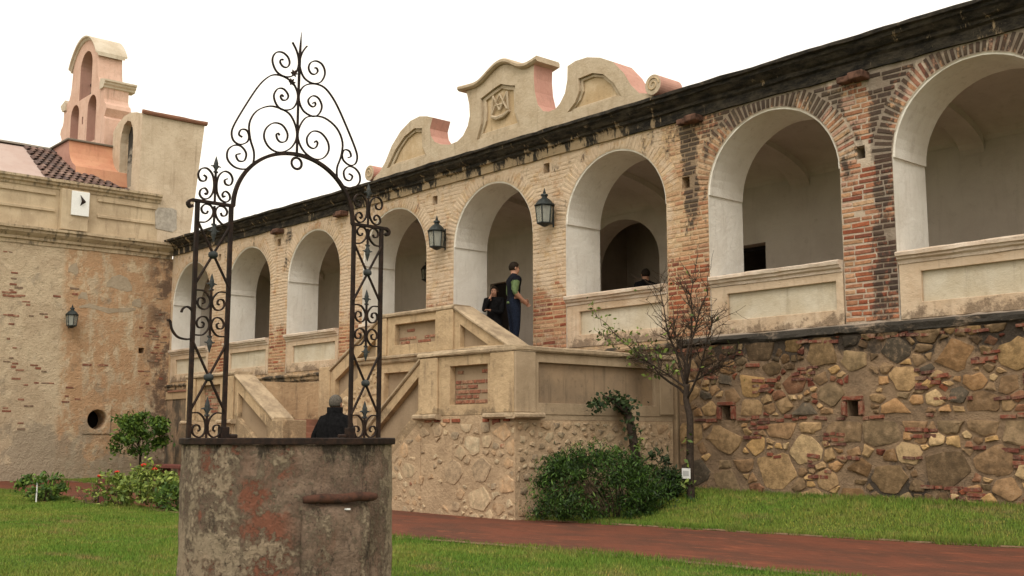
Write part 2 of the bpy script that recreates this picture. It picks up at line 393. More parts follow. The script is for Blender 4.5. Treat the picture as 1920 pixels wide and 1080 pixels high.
def mat_leaf(name, c1, c2, c3):
    m = M(name, 0.6, 0.3)
    c = m.mix(m.rng(m.attr('tint'), 0.15, 0.95), c1, c2)
    c = m.mix(m.rng(m.noise(2.2, 3, 0.6), 0.52, 0.75, 0, 0.7), c, c3)
    m.b.inputs['Transmission Weight'].default_value = 0.0
    return m.col(c)
MAT['leaf_bush'] = mat_leaf('bush_leaf', (0.008, 0.022, 0.003), (0.048, 0.105, 0.012), (0.018, 0.044, 0.006))
MAT['leaf_shoot'] = mat_leaf('bush_shoot', (0.04, 0.09, 0.012), (0.11, 0.20, 0.03), (0.07, 0.12, 0.02))
MAT['leaf_dark'] = mat_leaf('ivy_leaf', (0.014, 0.028, 0.010), (0.042, 0.07, 0.02), (0.022, 0.04, 0.012))
MAT['leaf_citrus'] = mat_leaf('citrus_leaf', (0.034, 0.075, 0.012), (0.13, 0.21, 0.03), (0.06, 0.12, 0.02))
MAT['leaf_rose'] = mat_leaf('rose_leaf', (0.08, 0.125, 0.022), (0.24, 0.30, 0.055), (0.14, 0.18, 0.04))
MAT['leaf_light'] = mat_leaf('spring_leaf', (0.07, 0.11, 0.02), (0.17, 0.22, 0.04), (0.10, 0.14, 0.03))

def flat(name, c, rough=0.8, amp=0.25, sc=25):
    m = M(name, rough, 0.05 if 'cloth' in name or 'jeans' in name or 'vest' in name or 'shirt' in name or 'hair' in name else 0.25)
    k = m.mix(m.rng(m.noise(sc, 4, 0.65), 0.3, 0.7), tuple(q * (1 - amp) for q in c), tuple(q * (1 + amp) for q in c))
    m.bump(m.noise(sc * 1.5, 4, 0.7), 0.35, 0.01)
    return m.col(k)
MAT['bark'] = flat('tree_bark', (0.042, 0.030, 0.022), 0.95, 0.4, 30)
MAT['twig'] = flat('twig_bark', (0.060, 0.042, 0.030), 0.95, 0.4, 30)
MAT['barkl'] = flat('shrub_stem', (0.09, 0.065, 0.04), 0.95, 0.3, 30)
MAT['flower'] = flat('red_petals', (0.55, 0.035, 0.02), 0.6, 0.2)
MAT['bench'] = flat('oxblood_bench', (0.16, 0.055, 0.045), 0.8, 0.25, 12)
MAT['paper'] = flat('white_card', (0.78, 0.78, 0.76), 0.7, 0.04)
MAT['print'] = flat('grey_print', (0.48, 0.48, 0.47), 0.7, 0.1, 60)
MAT['skin'] = flat('skin', (0.36, 0.19, 0.125), 0.6, 0.08)
MAT['hair'] = flat('dark_hair', (0.020, 0.014, 0.010), 0.6, 0.4, 60)
MAT['greyhair'] = flat('greying_hair', (0.10, 0.088, 0.075), 0.7, 0.5, 80)
MAT['black'] = flat('black_cloth', (0.008, 0.0078, 0.0085), 0.95, 0.4)
MAT['navy'] = flat('navy_vest', (0.010, 0.011, 0.016), 0.95, 0.3)
MAT['jeans'] = flat('blue_jeans', (0.012, 0.016, 0.028), 0.95, 0.4, 40)
MAT['lime'] = flat('light_green_shirt', (0.11, 0.155, 0.07), 0.85, 0.2)
MAT['shoe'] = flat('dark_shoe', (0.02, 0.016, 0.014), 0.6, 0.2)
MAT['red'] = flat('red_cloth', (0.30, 0.06, 0.04), 0.85, 0.2)
MAT['eye'] = flat('eye', (0.02, 0.015, 0.012), 0.3, 0.1)
MAT['bell'] = flat('bronze_bell', (0.06, 0.05, 0.035), 0.5, 0.3)

# ------------------------------------------------------------------ mesh helpers
def xf(o):
    return Matrix.Translation(o.location) @ o.rotation_euler.to_matrix().to_4x4()

def world_xf(o):
    m = xf(o)
    return m if o.parent is None else o['_pm'].copy() @ m

WX = {}
def adopt(o, parent):
    """parent while keeping the world placement given in o.location / rotation"""
    m = xf(o)
    for i in range(3):
        pass
    WX[o.name] = m
    if parent is not None:
        o.parent = parent
        o.matrix_parent_inverse = WX[parent.name].inverted()
    return o

def link(o, parent=None):
    S.collection.objects.link(o)
    return adopt(o, parent)

def empty(name, loc, label, cat, group=None, rz=0.0):
    o = bpy.data.objects.new(name, None)
    o.location = loc
    o.rotation_euler = (0, 0, rz)
    o.empty_display_size = 0.3
    link(o)
    tag(o, label, cat, group)
    return o

def tag(o, label=None, cat=None, group=None, kind=None):
    if label: o['label'] = label
    if cat: o['category'] = cat
    if group: o['group'] = group
    if kind: o['kind'] = kind
    return o

class MB:
    def __init__(s):
        s.v, s.f, s.m = [], [], []
    def add(s, vs, fs, mi=0):
        b = len(s.v)
        s.v += [tuple(p) for p in vs]
        s.f += [tuple(i + b for i in q) for q in fs]
        s.m += mi if isinstance(mi, list) else [mi] * len(fs)
        return s
    def box(s, x0, x1, y0, y1, z0, z1, mi=0):
        vs = [(x, y, z) for z in (z0, z1) for y in (y0, y1) for x in (x0, x1)]
        return s.add(vs, [(0, 2, 3, 1), (4, 5, 7, 6), (0, 1, 5, 4), (2, 6, 7, 3), (0, 4, 6, 2), (1, 3, 7, 5)], mi)
    def plate(s, outer, holes, axis, w0, w1, mi=0, side=None, hole_mi=None):
        """flat plate with real holes, between w0 and w1 along axis ('Y' or 'X')"""
        mp = (lambda u, v, w: (u, w, v)) if axis == 'Y' else (lambda u, v, w: (w, u, v))
        loops = [outer] + list(holes)
        tris = tessellate_polygon([[Vector((u, v, 0)) for u, v in l] for l in loops])
        flatp = [p for l in loops for p in l]
        n = len(flatp)
        vs = [mp(u, v, w0) for u, v in flatp] + [mp(u, v, w1) for u, v in flatp]
        fs, ms = [], []
        for t in tris:
            fs.append(tuple(t)); ms.append(mi)
            fs.append(tuple(i + n for i in reversed(t))); ms.append(mi)
        b = 0
        for li, l in enumerate(loops):
            k = len(l)
            for i in range(k):
                a, c = b + i, b + (i + 1) % k
                fs.append((a, c, c + n, a + n))
                if li == 0: ms.append(side if side is not None else mi)
                else: ms.append(hole_mi[li - 1] if hole_mi else mi)
            b += k
        return s.add(vs, fs, ms)
    def sweep(s, path, prof, frame, jit=0.0, cap=True, mi=0):
        """prof: list of (a,b); frame(p,a,b)->xyz"""
        n = len(prof)
        vs = []
        for i, p in enumerate(path):
            for j, (a, b) in enumerate(prof):
                q = Vector(frame(p, a, b))
                if jit:
                    d = mnoise.noise_vector(q * 1.7 + Vector((j * 3.1, 0, 0))) * jit + mnoise.noise_vector(q * 6.0) * jit * 0.6
                    q += Vector((0 if 0 < i < len(path) - 1 else 0, d.y, d.z))
                vs.append(q)
        fs = []
        for i in range(len(path) - 1):
            for j in range(n):
                k = (j + 1) % n
                fs.append((i * n + j, i * n + k, (i + 1) * n + k, (i + 1) * n + j))
        if cap:
            fs.append(tuple(range(n)))
            fs.append(tuple((len(path) - 1) * n + j for j in reversed(range(n))))
        return s.add(vs, fs, mi)
    def tube(s, pts, r, n=6, mi=0, flatten=None):
        pts = [Vector(p) for p in pts]
        rr = r if isinstance(r, (list, tuple)) else [r] * len(pts)
        vs, fs = [], []
        up = None
        for i, p in enumerate(pts):
            d = (pts[min(i + 1, len(pts) - 1)] - pts[max(i - 1, 0)])
            if d.length < 1e-9: d = Vector((0, 0, 1))
            d.normalize()
            if up is None:
                up = d.orthogonal().normalized()
            up = (up - d * up.dot(d))
            if up.length < 1e-6: up = d.orthogonal()
            up.normalize()
            sd = d.cross(up)
            for k in range(n):
                a = 2 * math.pi * k / n
                vs.append(p + (up * math.cos(a) + sd * math.sin(a)) * rr[i])
        m = len(pts)
        for i in range(m - 1):
            for k in range(n):
                q = (k + 1) % n
                fs.append((i * n + k, i * n + q, (i + 1) * n + q, (i + 1) * n + k))
        fs.append(tuple(reversed(range(n))))
        fs.append(tuple((m - 1) * n + k for k in range(n)))
        return s.add(vs, fs, mi)
    def lathe(s, prof, c=(0, 0, 0), n=24, mi=0):
        vs, fs = [], []
        for r, z in prof:
            for k in range(n):
                a = 2 * math.pi * k / n
                vs.append((c[0] + r * math.cos(a), c[1] + r * math.sin(a), c[2] + z))
        for i in range(len(prof) - 1):
            for k in range(n):
                q = (k + 1) % n
                fs.append((i * n + k, i * n + q, (i + 1) * n + q, (i + 1) * n + k))
        fs.append(tuple(reversed(range(n))))
        fs.append(tuple((len(prof) - 1) * n + k for k in range(n)))
        return s.add(vs, fs, mi)
    def build(s, name, mats, parent=None, smooth=False, bev=0.0, fix=True, angle=None):
        mats = mats if isinstance(mats, (list, tuple)) else [mats]
        me = bpy.data.meshes.new(name)
        P = np.array(s.v, float)
        lo, hi = P.min(0), P.max(0)
        c = (lo + hi) / 2
        c[2] = lo[2]
        me.from_pydata([tuple(p) for p in (P - c)], [], s.f)
        for m in mats: me.materials.append(m)
        me.polygons.foreach_set('material_index', s.m)
        if fix:
            bm = bmesh.new(); bm.from_mesh(me)
            bmesh.ops.recalc_face_normals(bm, faces=bm.faces)
            bm.to_mesh(me); bm.free()
        if smooth:
            me.polygons.foreach_set('use_smooth', [True] * len(me.polygons))
            if angle: me.set_sharp_from_angle(angle=R(angle))
        o = bpy.data.objects.new(name, me)
        o.location = tuple(c)
        link(o, parent)
        if bev:
            b = o.modifiers.new('edge', 'BEVEL')
            b.width = bev; b.segments = 2; b.limit_method = 'ANGLE'; b.angle_limit = R(35)
            b.harden_normals = False
        return o

def tint_attr(me, cols):
    """one colour per face"""
    a = me.color_attributes.new('tint', 'FLOAT_COLOR', 'CORNER')
    tot = np.array([p.loop_total for p in me.polygons])
    c = np.repeat(np.asarray(cols, np.float32), tot, axis=0)
    c = np.concatenate([c, np.ones((len(c), 1), np.float32)], 1)
    a.data.foreach_set('color', c.ravel())

def quads_mesh(name, V, F, mat, cols, parent=None, loc=None, smooth=False):
    """fast path for many faces of equal size"""
    V = np.asarray(V, np.float32); F = np.asarray(F, np.int32)
    lo, hi = V.min(0), V.max(0)
    c = (lo + hi) / 2; c[2] = lo[2]
    me = bpy.data.meshes.new(name)
    me.vertices.add(len(V)); me.vertices.foreach_set('co', (V - c).ravel())
    k = F.shape[1]
    me.loops.add(F.size); me.loops.foreach_set('vertex_index', F.ravel())
    me.polygons.add(len(F)); me.polygons.foreach_set('loop_start', np.arange(len(F), dtype=np.int32) * k)
    me.update(calc_edges=True)
    me.materials.append(mat)
    a = me.color_attributes.new('tint', 'FLOAT_COLOR', 'CORNER')
    cc = np.repeat(np.asarray(cols, np.float32), k, axis=0)
    cc = np.concatenate([cc, np.ones((len(cc), 1), np.float32)], 1)
    a.data.foreach_set('color', cc.ravel())
    o = bpy.data.objects.new(name, me)
    o.location = tuple(float(q) for q in c)
    link(o, parent)
    return o

def catmull(pts, k=6):
    P = [Vector(p) for p in pts]
    out = []
    for i in range(len(P) - 1):
        p0, p1, p2, p3 = P[max(i - 1, 0)], P[i], P[i + 1], P[min(i + 2, len(P) - 1)]
        for j in range(k):
            t = j / k
            out.append(0.5 * ((2 * p1) + (p2 - p0) * t + (2 * p0 - 5 * p1 + 4 * p2 - p3) * t * t + (3 * p1 - p0 - 3 * p2 + p3) * t ** 3))
    out.append(P[-1])
    return out

def lerp_tab(tab, x):
    xs = [t[0] for t in tab]; ys = [t[1] for t in tab]
    return float(np.interp(x, xs, ys))

def sstep(x, a, b):
    t = min(1, max(0, (x - a) / (b - a))); return t * t * (3 - 2 * t)

# ------------------------------------------------------------------ ground and path
FAR = [(-60, -3.9), (-31.5, -3.4), (-25.5, -3.5), (-16, -3.72), (-12.6, -3.54), (-9.9, -3.0), (-7.7, -2.64), (-5.8, -2.25), (0, -1.6), (30, -1.5)]
NEAR = [(-60, -6.4), (-28, -6.55), (-21.2, -6.85), (-11.6, -6.78), (-9.4, -6.4), (-7.3, -6.17), (-6, -6.14), (0, -6.0), (30, -6)]
def gz(x, y):
    z = 0.2
    if y > -7:
        f = lerp_tab(FAR, x)
        bank = sstep(x, -12.9, -12.2) * 0.34 + sstep(x, -24.2, -26) * 0.06
        if y > f: z += bank * sstep(y, f + 0.05, -0.2)
    z += 0.02 * mnoise.noise(Vector((x * 0.35, y * 0.35, 0)))
    return z

def build_ground():
    xs = sorted(set([-900, -400, -200, -120, -80, -60] + [round(-50 + 0.5 * i, 2) for i in range(113)] + [12, 20, 40, 80, 160, 400, 900]))
    ys = sorted(set([-900, -400, -150, -80, -50, -35, -25, -20] + [round(-17 + 0.25 * i, 2) for i in range(73)] + [3, 8, 20, 50, 120, 400, 900]))
    vs = [(x, y, gz(x, y) if -60 < x < 20 else 0.2) for y in ys for x in xs]
    n = len(xs)
    fs = [(j * n + i, j * n + i + 1, (j + 1) * n + i + 1, (j + 1) * n + i) for j in range(len(ys) - 1) for i in range(n - 1)]
    o = MB().add(vs, fs).build('ground', MAT['soil'], smooth=True, fix=False)
    tag(o, kind='structure')
    # path
    xs = np.arange(-58, 20, 0.2)
    k = 9
    vs = []
    for x in xs:
        a = lerp_tab(NEAR, x) + 0.07 * mnoise.noise(Vector((x * 2.3, 1, 0))) + 0.05 * mnoise.noise(Vector((x * 7, 1, 0)))
        b = lerp_tab(FAR, x) + 0.05 * mnoise.noise(Vector((x * 2.3, 9, 0))) + 0.04 * mnoise.noise(Vector((x * 7, 9, 0)))
        for j in range(k):
            y = a + (b - a) * j / (k - 1)
            vs.append((x, y, gz(x, y) + 0.012 + (0.008 if 0 < j < k - 1 else 0)))
    m = M('dry_soil_edge', 0.95)
    c = m.mix(m.rng(m.noise(9, 6, 0.75), 0.4, 0.62), (0.25, 0.15, 0.095), (0.13, 0.10, 0.045))
    m.bump(m.noise(30, 5, 0.8), 1.0, 0.03)
    soil = m.col(c)
    for tab, sg, w_ in ((NEAR, -1, 0.10), (FAR, 1, 0.08)):
        ev = []
        for i_, x in enumerate(xs):
            y0 = lerp_tab(tab, x) + 0.05 * mnoise.noise(Vector((x * 3.1, 5 + sg, 0)))
            for q_ in range(4):
                y = y0 + sg * (-0.02 + (w_ + 0.05 * mnoise.noise(Vector((x * 4, 7, 0)))) * q_ / 3)
                ev.append((x, y, gz(x, y) + 0.016 + (0.014 if q_ in (1, 2) else 0.0) + 0.006 * mnoise.noise(Vector((x * 9, y * 9, 0)))))
        ef = [(i_ * 4 + j, (i_ + 1) * 4 + j, (i_ + 1) * 4 + j + 1, i_ * 4 + j + 1) for i_ in range(len(xs) - 1) for j in range(3)]
        tag(MB().add(ev, ef).build('path_edge', soil, smooth=True, fix=False), kind='structure')
    fs = [(i * k + j, (i + 1) * k + j, (i + 1) * k + j + 1, i * k + j + 1) for i in range(len(xs) - 1) for j in range(k - 1)]
    o = MB().add(vs, fs).build('path', MAT['path'], smooth=True, fix=False)
    tag(o, kind='structure')
build_ground()

# ------------------------------------------------------------------ arcade building
ARC = [-32.15, -28.52, -24.98, -21.35, -17.75, -14.18, -10.63, -7.13, -3.55]
HW, SPR, RISE, FLOOR = 1.3, 5.62, 1.25, 3.16
DOOR = 4
bld = empty('arcade_building', (-18, 0, 3.1), 'long two-tone brick arcade with white arches under a black cornice', 'building')

def arch_loop(c, z0=FLOOR, hw=HW, rise=RISE, spr=SPR, n=22, jit=0.012):
    pts = [(c - hw, z0), (c + hw, z0)]
    for i in range(n + 1):
        a = math.pi * i / n
        e = jit * mnoise.noise(Vector((c * 3, i * 0.9, 0)))
        pts.append((c + (hw + e) * math.cos(a), spr + (rise + e) * math.sin(a)))
    return pts

PUT = [(-8.97, 5.80), (-16.03, 6.86), (-19.75, 6.80), (-26.80, 6.76), (-30.33, 6.78), (-12.42, 5.93), (-23.15, 6.78)]
def sq(c, z, h=0.09):
    return [(c - h, z - h * 1.15), (c + h, z - h * 1.15), (c + h * 0.95, z + h * 1.1), (c - h, z + h * 1.15)]

def facade_wall():
    outer = [(-33.595, 3.02), (-1.5, 3.02), (-1.5, 7.33), (-33.595, 7.33)]
    arcs = [arch_loop(c) for c in ARC]
    puts = [sq(*p) for p in PUT]
    b = MB()
    b.plate(outer, arcs + puts, 'Y', 0.0, 0.55, 0, 0, [1] * len(arcs) + [2] * len(puts))
    b.build('wall', [MAT['facade'], MAT['white'], MAT['facade']], bld)
    b = MB()
    b.plate(outer, arcs, 'Y', 0.551, 0.96, 0, 0, [0] * len(arcs))
    b.build('inner_wall', [MAT['white']], bld)
    for px, pz in PUT:
        MB().box(px - 0.085, px + 0.085, 0.50, 0.548, pz - 0.09, pz + 0.09).build('putlog_back', MAT['step'], bld)
    for c in ARC:
        q = MB(); n = 26
        vs, fs = [], []
        for i in range(n + 1):
            a_ = math.pi * i / n
            for k, y in ((0.004, 0.015), (-0.03, 0.02), (-0.03, 0.94), (0.004, 0.945)):
                e = k + 0.006 * mnoise.noise(Vector((c, y * 5, i * 0.8)))
                vs.append((c + (HW + e) * math.cos(a_), y, SPR + (RISE + e) * math.sin(a_)))
        for i in range(n):
            for j in range(4):
                fs.append((i * 4 + j, i * 4 + (j + 1) % 4, i * 4 + 4 + (j + 1) % 4, i * 4 + 4 + j))
        fs += [(0, 1, 2, 3), tuple(n * 4 + j for j in (3, 2, 1, 0))]
        q.add(vs, fs).build('arch_lining', MAT['white'], bld)
facade_wall()

# brick colours follow the limewash, the bare lower courses and the soot
CREAM = [(0.62, 0.44, 0.26), (0.55, 0.38, 0.22), (0.66, 0.49, 0.31), (0.58, 0.39, 0.23)]
REDS = [(0.36, 0.115, 0.058), (0.30, 0.09, 0.048), (0.40, 0.145, 0.075), (0.24, 0.08, 0.05), (0.42, 0.19, 0.105)]
PALE = [(0.55, 0.40, 0.31), (0.50, 0.33, 0.24)]
def brick_colour(x, z, ring=None):
    nz = mnoise.noise(Vector((x * 0.9, z * 1.3, 4)))
    if x < -12.95:
        w = 0.88 if z > 4.75 else 0.22 + 0.6 * sstep(z, 4.0, 4.85)
        if x < -22: w = 0.76 if z > 4.6 else 0.3
    elif x < -11.3:
        w = (0.75 if x < -12.4 else 0.5) if z > 4.6 else 0.15
    else:
        w = 0.32 if x > -9.1 else 0.55
        if z < 5.6: w = 0.04 if x > -9.15 else 0.25
    if ring is not None:
        w = 0.5 if ring >= 6 else 0.86
    w = min(1, max(0, w + 0.3 * nz + random.gauss(0, 0.17)))
    a, b = random.choice(REDS), random.choice(CREAM if x < -11.5 else CREAM + PALE)
    k = random.uniform(0.88, 1.1)
    return tuple((p + (q - p) * w) * k for p, q in zip(a, b))

BRK = []      # (x,z,len,height,angle,proud,colour)
def ext(z, dx=0.0):
    if z < SPR: return HW
    a, b = HW + 0.33, RISE + 0.33
    t = (z - SPR) / b
    return a * math.sqrt(max(0, 1 - t * t)) if t < 1 else 0
def lay_bricks():
    CO = 0.084
    edges = [(-33.5, None)] 
    piers = []
    for i in range(len(ARC) - 1):
        piers.append((ARC[i], ARC[i + 1]))
    for (ca, cb) in piers:
        z = FLOOR + 0.06
        row = 0
        while z < 7.02:
            xl, xr = ca + ext(z), cb - ext(z)
            if ca + HW > xl: xl = ca + HW if z < SPR else xl
            if z >= SPR:
                xl, xr = max(xl, ca + 0.0), min(xr, cb)
            x = xl + random.uniform(-0.006, 0.02)
            first = True
            while x < xr - 0.05:
                L = random.choice([0.34, 0.36, 0.31, 0.20, 0.38, 0.17])
                if first and row % 2: L *= 0.55
                first = False
                L = min(L, xr - x)
                if xr - x - L < 0.07: L = xr - x
                cx = x + L / 2
                ok = all(abs(cx - px) > 0.11 + L / 2 or abs(z - pz) > 0.15 for px, pz in PUT) and L > 0.05
                if ok and random.random() > 0.03:
                    BRK.append((cx, z + random.uniform(-0.006, 0.006), L - random.uniform(0.016, 0.032), random.uniform(0.050, 0.064),
                                random.gauss(0, 0.014), random.uniform(0.0015, 0.007) if cx < -12.6 else random.uniform(0.004, 0.014), brick_colour(cx, z)))
                x += L
            z += CO + random.uniform(-0.003, 0.004)
            row += 1
    for ri, c in enumerate(ARC[:-1]):
        n = 47
        for i in range(n):
            a = math.pi * (i + 0.5) / n
            r0 = 1.0
            L = random.uniform(0.27, 0.34)
            # keep below the cornice
            tx, tz = math.cos(a), math.sin(a)
            x0, z0 = c + (HW + 0.012) * tx, SPR + (RISE + 0.012) * tz
            top = z0 + L * tz
            if top > 7.04: L = max(0.1, (7.04 - z0) / max(tz, 0.2))
            cx, cz = x0 + tx * L / 2, z0 + tz * L / 2
            BRK.append((cx, cz, L - 0.012, random.uniform(0.050, 0.062), a + random.gauss(0, 0.03), random.uniform(0.002, 0.009) if ri < 6 else random.uniform(0.004, 0.018), brick_colour(cx, cz, ri)))
lay_bricks()

def brick_verts(L, H, D, rnd=0.004):
    j = lambda: random.uniform(-rnd, rnd)
    hx, hz = L / 2, H / 2
    ch = min(0.008, H * 0.15)
    v = []
    for y, k in ((0.012, 0.0), (-D * 0.55, 0.0), (-D, ch)):
        for sx, sz in ((-1, -1), (1, -1), (1, 1), (-1, 1)):
            v.append((sx * (hx - k) + j(), y, sz * (hz - k) + j()))
    f = []
    for r in (0, 4):
        for i in range(4):
            a, b = r + i, r + (i + 1) % 4
            f.append((a, b, b + 4, a + 4))
    f.append((8, 9, 10, 11))
    return v, f

BVAR = []
for i in range(8):
    v, f = brick_verts(1.0, 1.0, 1.0, 0.0)
    # unit brick with uneven corners, scaled per object
    vv = [(p[0] * (1 if abs(p[1]) < 0.9 else 0.965) + random.uniform(-0.012, 0.012), p[1], p[2] * (1 if abs(p[1]) < 0.9 else 0.86) + random.uniform(-0.05, 0.05)) for p in v]
    me = bpy.data.meshes.new('brick')
    me.from_pydata(vv, [], f)
    BVAR.append(me)
BV = {}
def brick_mesh(i, mat):
    k = (i, mat.name)
    if k not in BV:
        m = BVAR[i].copy(); m.materials.append(mat); BV[k] = m
    return BV[k]

def brick_obj(parent, loc, L, D, H, rot, col, mat=None, name='brick'):
    """unit brick: length along local x, depth -y, height z"""
    o = bpy.data.objects.new(name, brick_mesh(random.randrange(8), mat or MAT['brick_o']))
    o.location = loc
    o.rotation_euler = rot
    o.color = (*col, 1)
    link(o, parent)
    o.scale = (L, D, H)
    return o

def bricks_stuff(name, items, parent, mat):
    """items: list of (matrix-like fn, L,H,D,col)"""
    V, F, C = [], [], []
    for fn, L, H, D, col in items:
        v, f = brick_verts(L, H, D)
        b = len(V)
        V += [fn(p) for p in v]
        F += [tuple(q + b for q in t) for t in f]
        C += [col] * len(f)
    o = quads_mesh(name, V, F, mat, C, parent)
    tag(o, kind='stuff')
    return o

def place_facade_bricks():
    camp = Vector((0, -15, 1.45))
    def size(b):
        d = (Vector((b[0], 0, b[1])) - camp).length
        vis = 1 if b[0] < -5.9 else 0
        return b[2] / d * vis * abs(15 / d) ** 0.5
    order = sorted(BRK, key=size, reverse=True)
    rest = []
    for i, (x, z, L, H, a, D, col) in enumerate(order):
        if i < 298:
            brick_obj(bld, (x, 0.0, z), L, D, H, (0, -a, 0), col)
        else:
            ca, sa = math.cos(a), math.sin(a)
            rest.append((lambda p, x=x, z=z, ca=ca, sa=sa: (x + p[0] * ca - p[2] * sa, p[1], z + p[0] * sa + p[2] * ca), L, H, D, col))
    bricks_stuff('brick_courses', rest, bld, MAT['brick_a'])
place_facade_bricks()

def cornice():
    def dz(x): return lerp_tab([(-34, 0.16), (-27, 0.08), (-22, 0.03), (-12, 0.0), (0, 0.0)], x)
    prof = [(0.3, 7.06), (-0.045, 7.06), (-0.055, 7.23), (-0.11, 7.255), (-0.115, 7.31), (-0.17, 7.335), (-0.24, 7.40), (-0.27, 7.415), (-0.275, 7.47), (-0.34, 7.48), (-0.345, 7.535), (0.3, 7.56)]
    xs = list(np.arange(-33.56, -1.5, 0.22))
    b = MB().sweep(xs, prof, lambda x, y, z: (x, y, z + dz(x)), jit=0.018)
    b.build('cornice', MAT['cornice'], bld)
    MB().box(-33.5, -1.5, 0.315, 5.2, 7.205, 7.5).build('roof', MAT['roof'], bld)
    # weathered stone spouts stuck under the cornice above some piers
    for x, z in ((-9.0, 6.98), (-12.25, 7.02), (-26.8, 7.06), (-23.6, 7.06)):
        q = MB().box(x - 0.24, x - 0.03, -0.16, 0.0, z - 0.06, z + 0.04).box(x + 0.0, x + 0.26, -0.24, 0.0, z - 0.075, z + 0.045)
        q.build('spout_brick', flat('spout_clay', (0.105, 0.055, 0.038), 0.95, 0.6, 7) if 'spout_clay' not in bpy.data.materials else bpy.data.materials['spout_clay'], bld, bev=0.02)
cornice()

def parapets():
    for i, c in enumerate(ARC[:-1] + [ARC[-1]]):
        if i == DOOR: continue
        x0, x1 = c - HW + 0.024, c + HW - 0.024
        e = MB()
        outer = [(x0, FLOOR + 0.004), (x1, FLOOR + 0.004), (x1, 3.985), (x0, 3.985)]
        hole = [(x0 + 0.34, 3.40), (x1 - 0.12, 3.40), (x1 - 0.12, 3.85), (x0 + 0.34, 3.85)]
        e.plate(outer, [hole], 'Y', -0.012, 0.05)
        body = e.build('parapet', MAT['parapet'], bld, bev=0.008)
        MB().box(x0, x1, 0.052, 0.3, FLOOR + 0.004, 3.985).build('panel', MAT['panel'], body)
        pr = [(0.3, 3.985), (-0.03, 3.985), (-0.035, 4.03), (-0.075, 4.05), (-0.08, 4.085), (-0.115, 4.10), (-0.12, 4.15), (-0.10, 4.168), (0.3, 4.172)]
        MB().sweep(list(np.linspace(x0, x1, 16)), pr, lambda x, y, z: (x, y, z), jit=0.010).build('handrail', MAT['rail'], body)
parapets()

def gallery():
    yb = 3.5
    # back wall with an arched doorway, a small dark window and plain doors
    outer = [(-33.5, 3.1), (-1.5, 3.1), (-1.5, 7.18), (-33.5, 7.18)]
    door = arch_loop(-17.30, 3.2, 1.18, 1.02, 5.42, 18, 0.0)
    win = [(-14.5, 4.25), (-13.28, 4.25), (-13.28, 5.38), (-14.5, 5.38)]
    d2 = [(-33.1, 3.2), (-31.4, 3.2), (-31.4, 6.4), (-33.1, 6.4)]
    d3 = [(-21.95, 3.2), (-21.2, 3.2), (-21.2, 5.42), (-21.95, 5.42)]
    holes = [door, win, d2, d3]
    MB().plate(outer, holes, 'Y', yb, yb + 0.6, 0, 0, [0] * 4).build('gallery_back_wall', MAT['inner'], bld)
    MB().box(-33.5, -1.5, 0.97, yb - 0.01, 3.0, 3.14).build('gallery_floor', MAT['step'], bld)
    MB().box(-33.5, -1.5, 0.06, 0.96, 2.95, 3.10).build('threshold', MAT['step'], bld)
    # vault: quarter ellipse from the arcade down to the back wall
    pr = []
    for i in range(13):
        a = (math.pi / 2) * i / 12
        pr.append((0.97 + (yb - 0.99) * math.sin(a), 6.55 + 0.57 * math.cos(a)))
    pr = pr + [(yb - 0.005, 7.19), (0.97, 7.19)]
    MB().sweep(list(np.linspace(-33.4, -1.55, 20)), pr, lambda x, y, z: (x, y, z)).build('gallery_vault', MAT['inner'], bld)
    # cross ribs that carry the vault bays
    for i in range(len(ARC) - 1):
        x = (ARC[i] + ARC[i + 1]) / 2
        q = []
        for k in range(13):
            a = (math.pi / 2) * k / 12
            q.append((0.965 + (yb - 0.98) * math.sin(a), 6.35 + 0.67 * math.cos(a)))
        q += [(yb - 0.008, 7.17), (0.965, 7.17)]
        MB().sweep([x - 0.22, x + 0.22], q, lambda x, y, z: (x, y, z)).build('vault_rib', MAT['inner'], bld)
    # rooms behind the openings
    def room(x0, x1, z1, dep=3.2):
        MB().box(x0 - 0.5, x1 + 0.5, yb + dep, yb + dep + 0.1, 3.0, z1 + 0.5).box(x0 - 0.6, x0 - 0.5, yb + 0.6, yb + dep, 3.0, z1 + 0.5) \
            .box(x1 + 0.5, x1 + 0.6, yb + 0.6, yb + dep, 3.0, z1 + 0.5).box(x0 - 0.6, x1 + 0.6, yb + 0.6, yb + dep + 0.1, z1 + 0.5, z1 + 0.6) \
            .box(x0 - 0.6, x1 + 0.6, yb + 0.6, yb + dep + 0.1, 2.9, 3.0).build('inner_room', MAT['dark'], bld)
    room(-18.45, -16.1, 6.6, 2.0); room(-14.5, -13.28, 5.6)
    MB().box(-33.1, -31.4, yb + 0.25, yb + 0.3, 3.2, 6.4).build('door', MAT['darkwood'], bld)
    MB().box(-21.95, -21.2, yb + 0.15, yb + 0.2, 3.2, 5.42).build('door', MAT['darkwood'], bld)
    w = MB().box(-14.46, -14.40, yb + 0.3, yb + 0.36, 4.25, 5.38).box(-13.34, -13.29, yb + 0.3, yb + 0.36, 4.25, 5.38).box(-14.40, -13.34, yb + 0.3, yb + 0.36, 5.3, 5.37)
    w.build('window_frame', MAT['darkwood'], bld)
    # end wall by the church, with a tall dark door
    MB().plate([(0.97, 3.1), (3.49, 3.1), (3.49, 7.18), (0.97, 7.18)], [[(1.25, 3.2), (2.5, 3.2), (2.5, 5.9), (1.25, 5.9)]], 'X', -33.72, -33.46).build('gallery_end_wall', MAT['inner'], bld)
    MB().box(-33.70, -33.66, 1.25, 2.5, 3.2, 5.9).build('door', MAT['darkwood'], bld)
gallery()

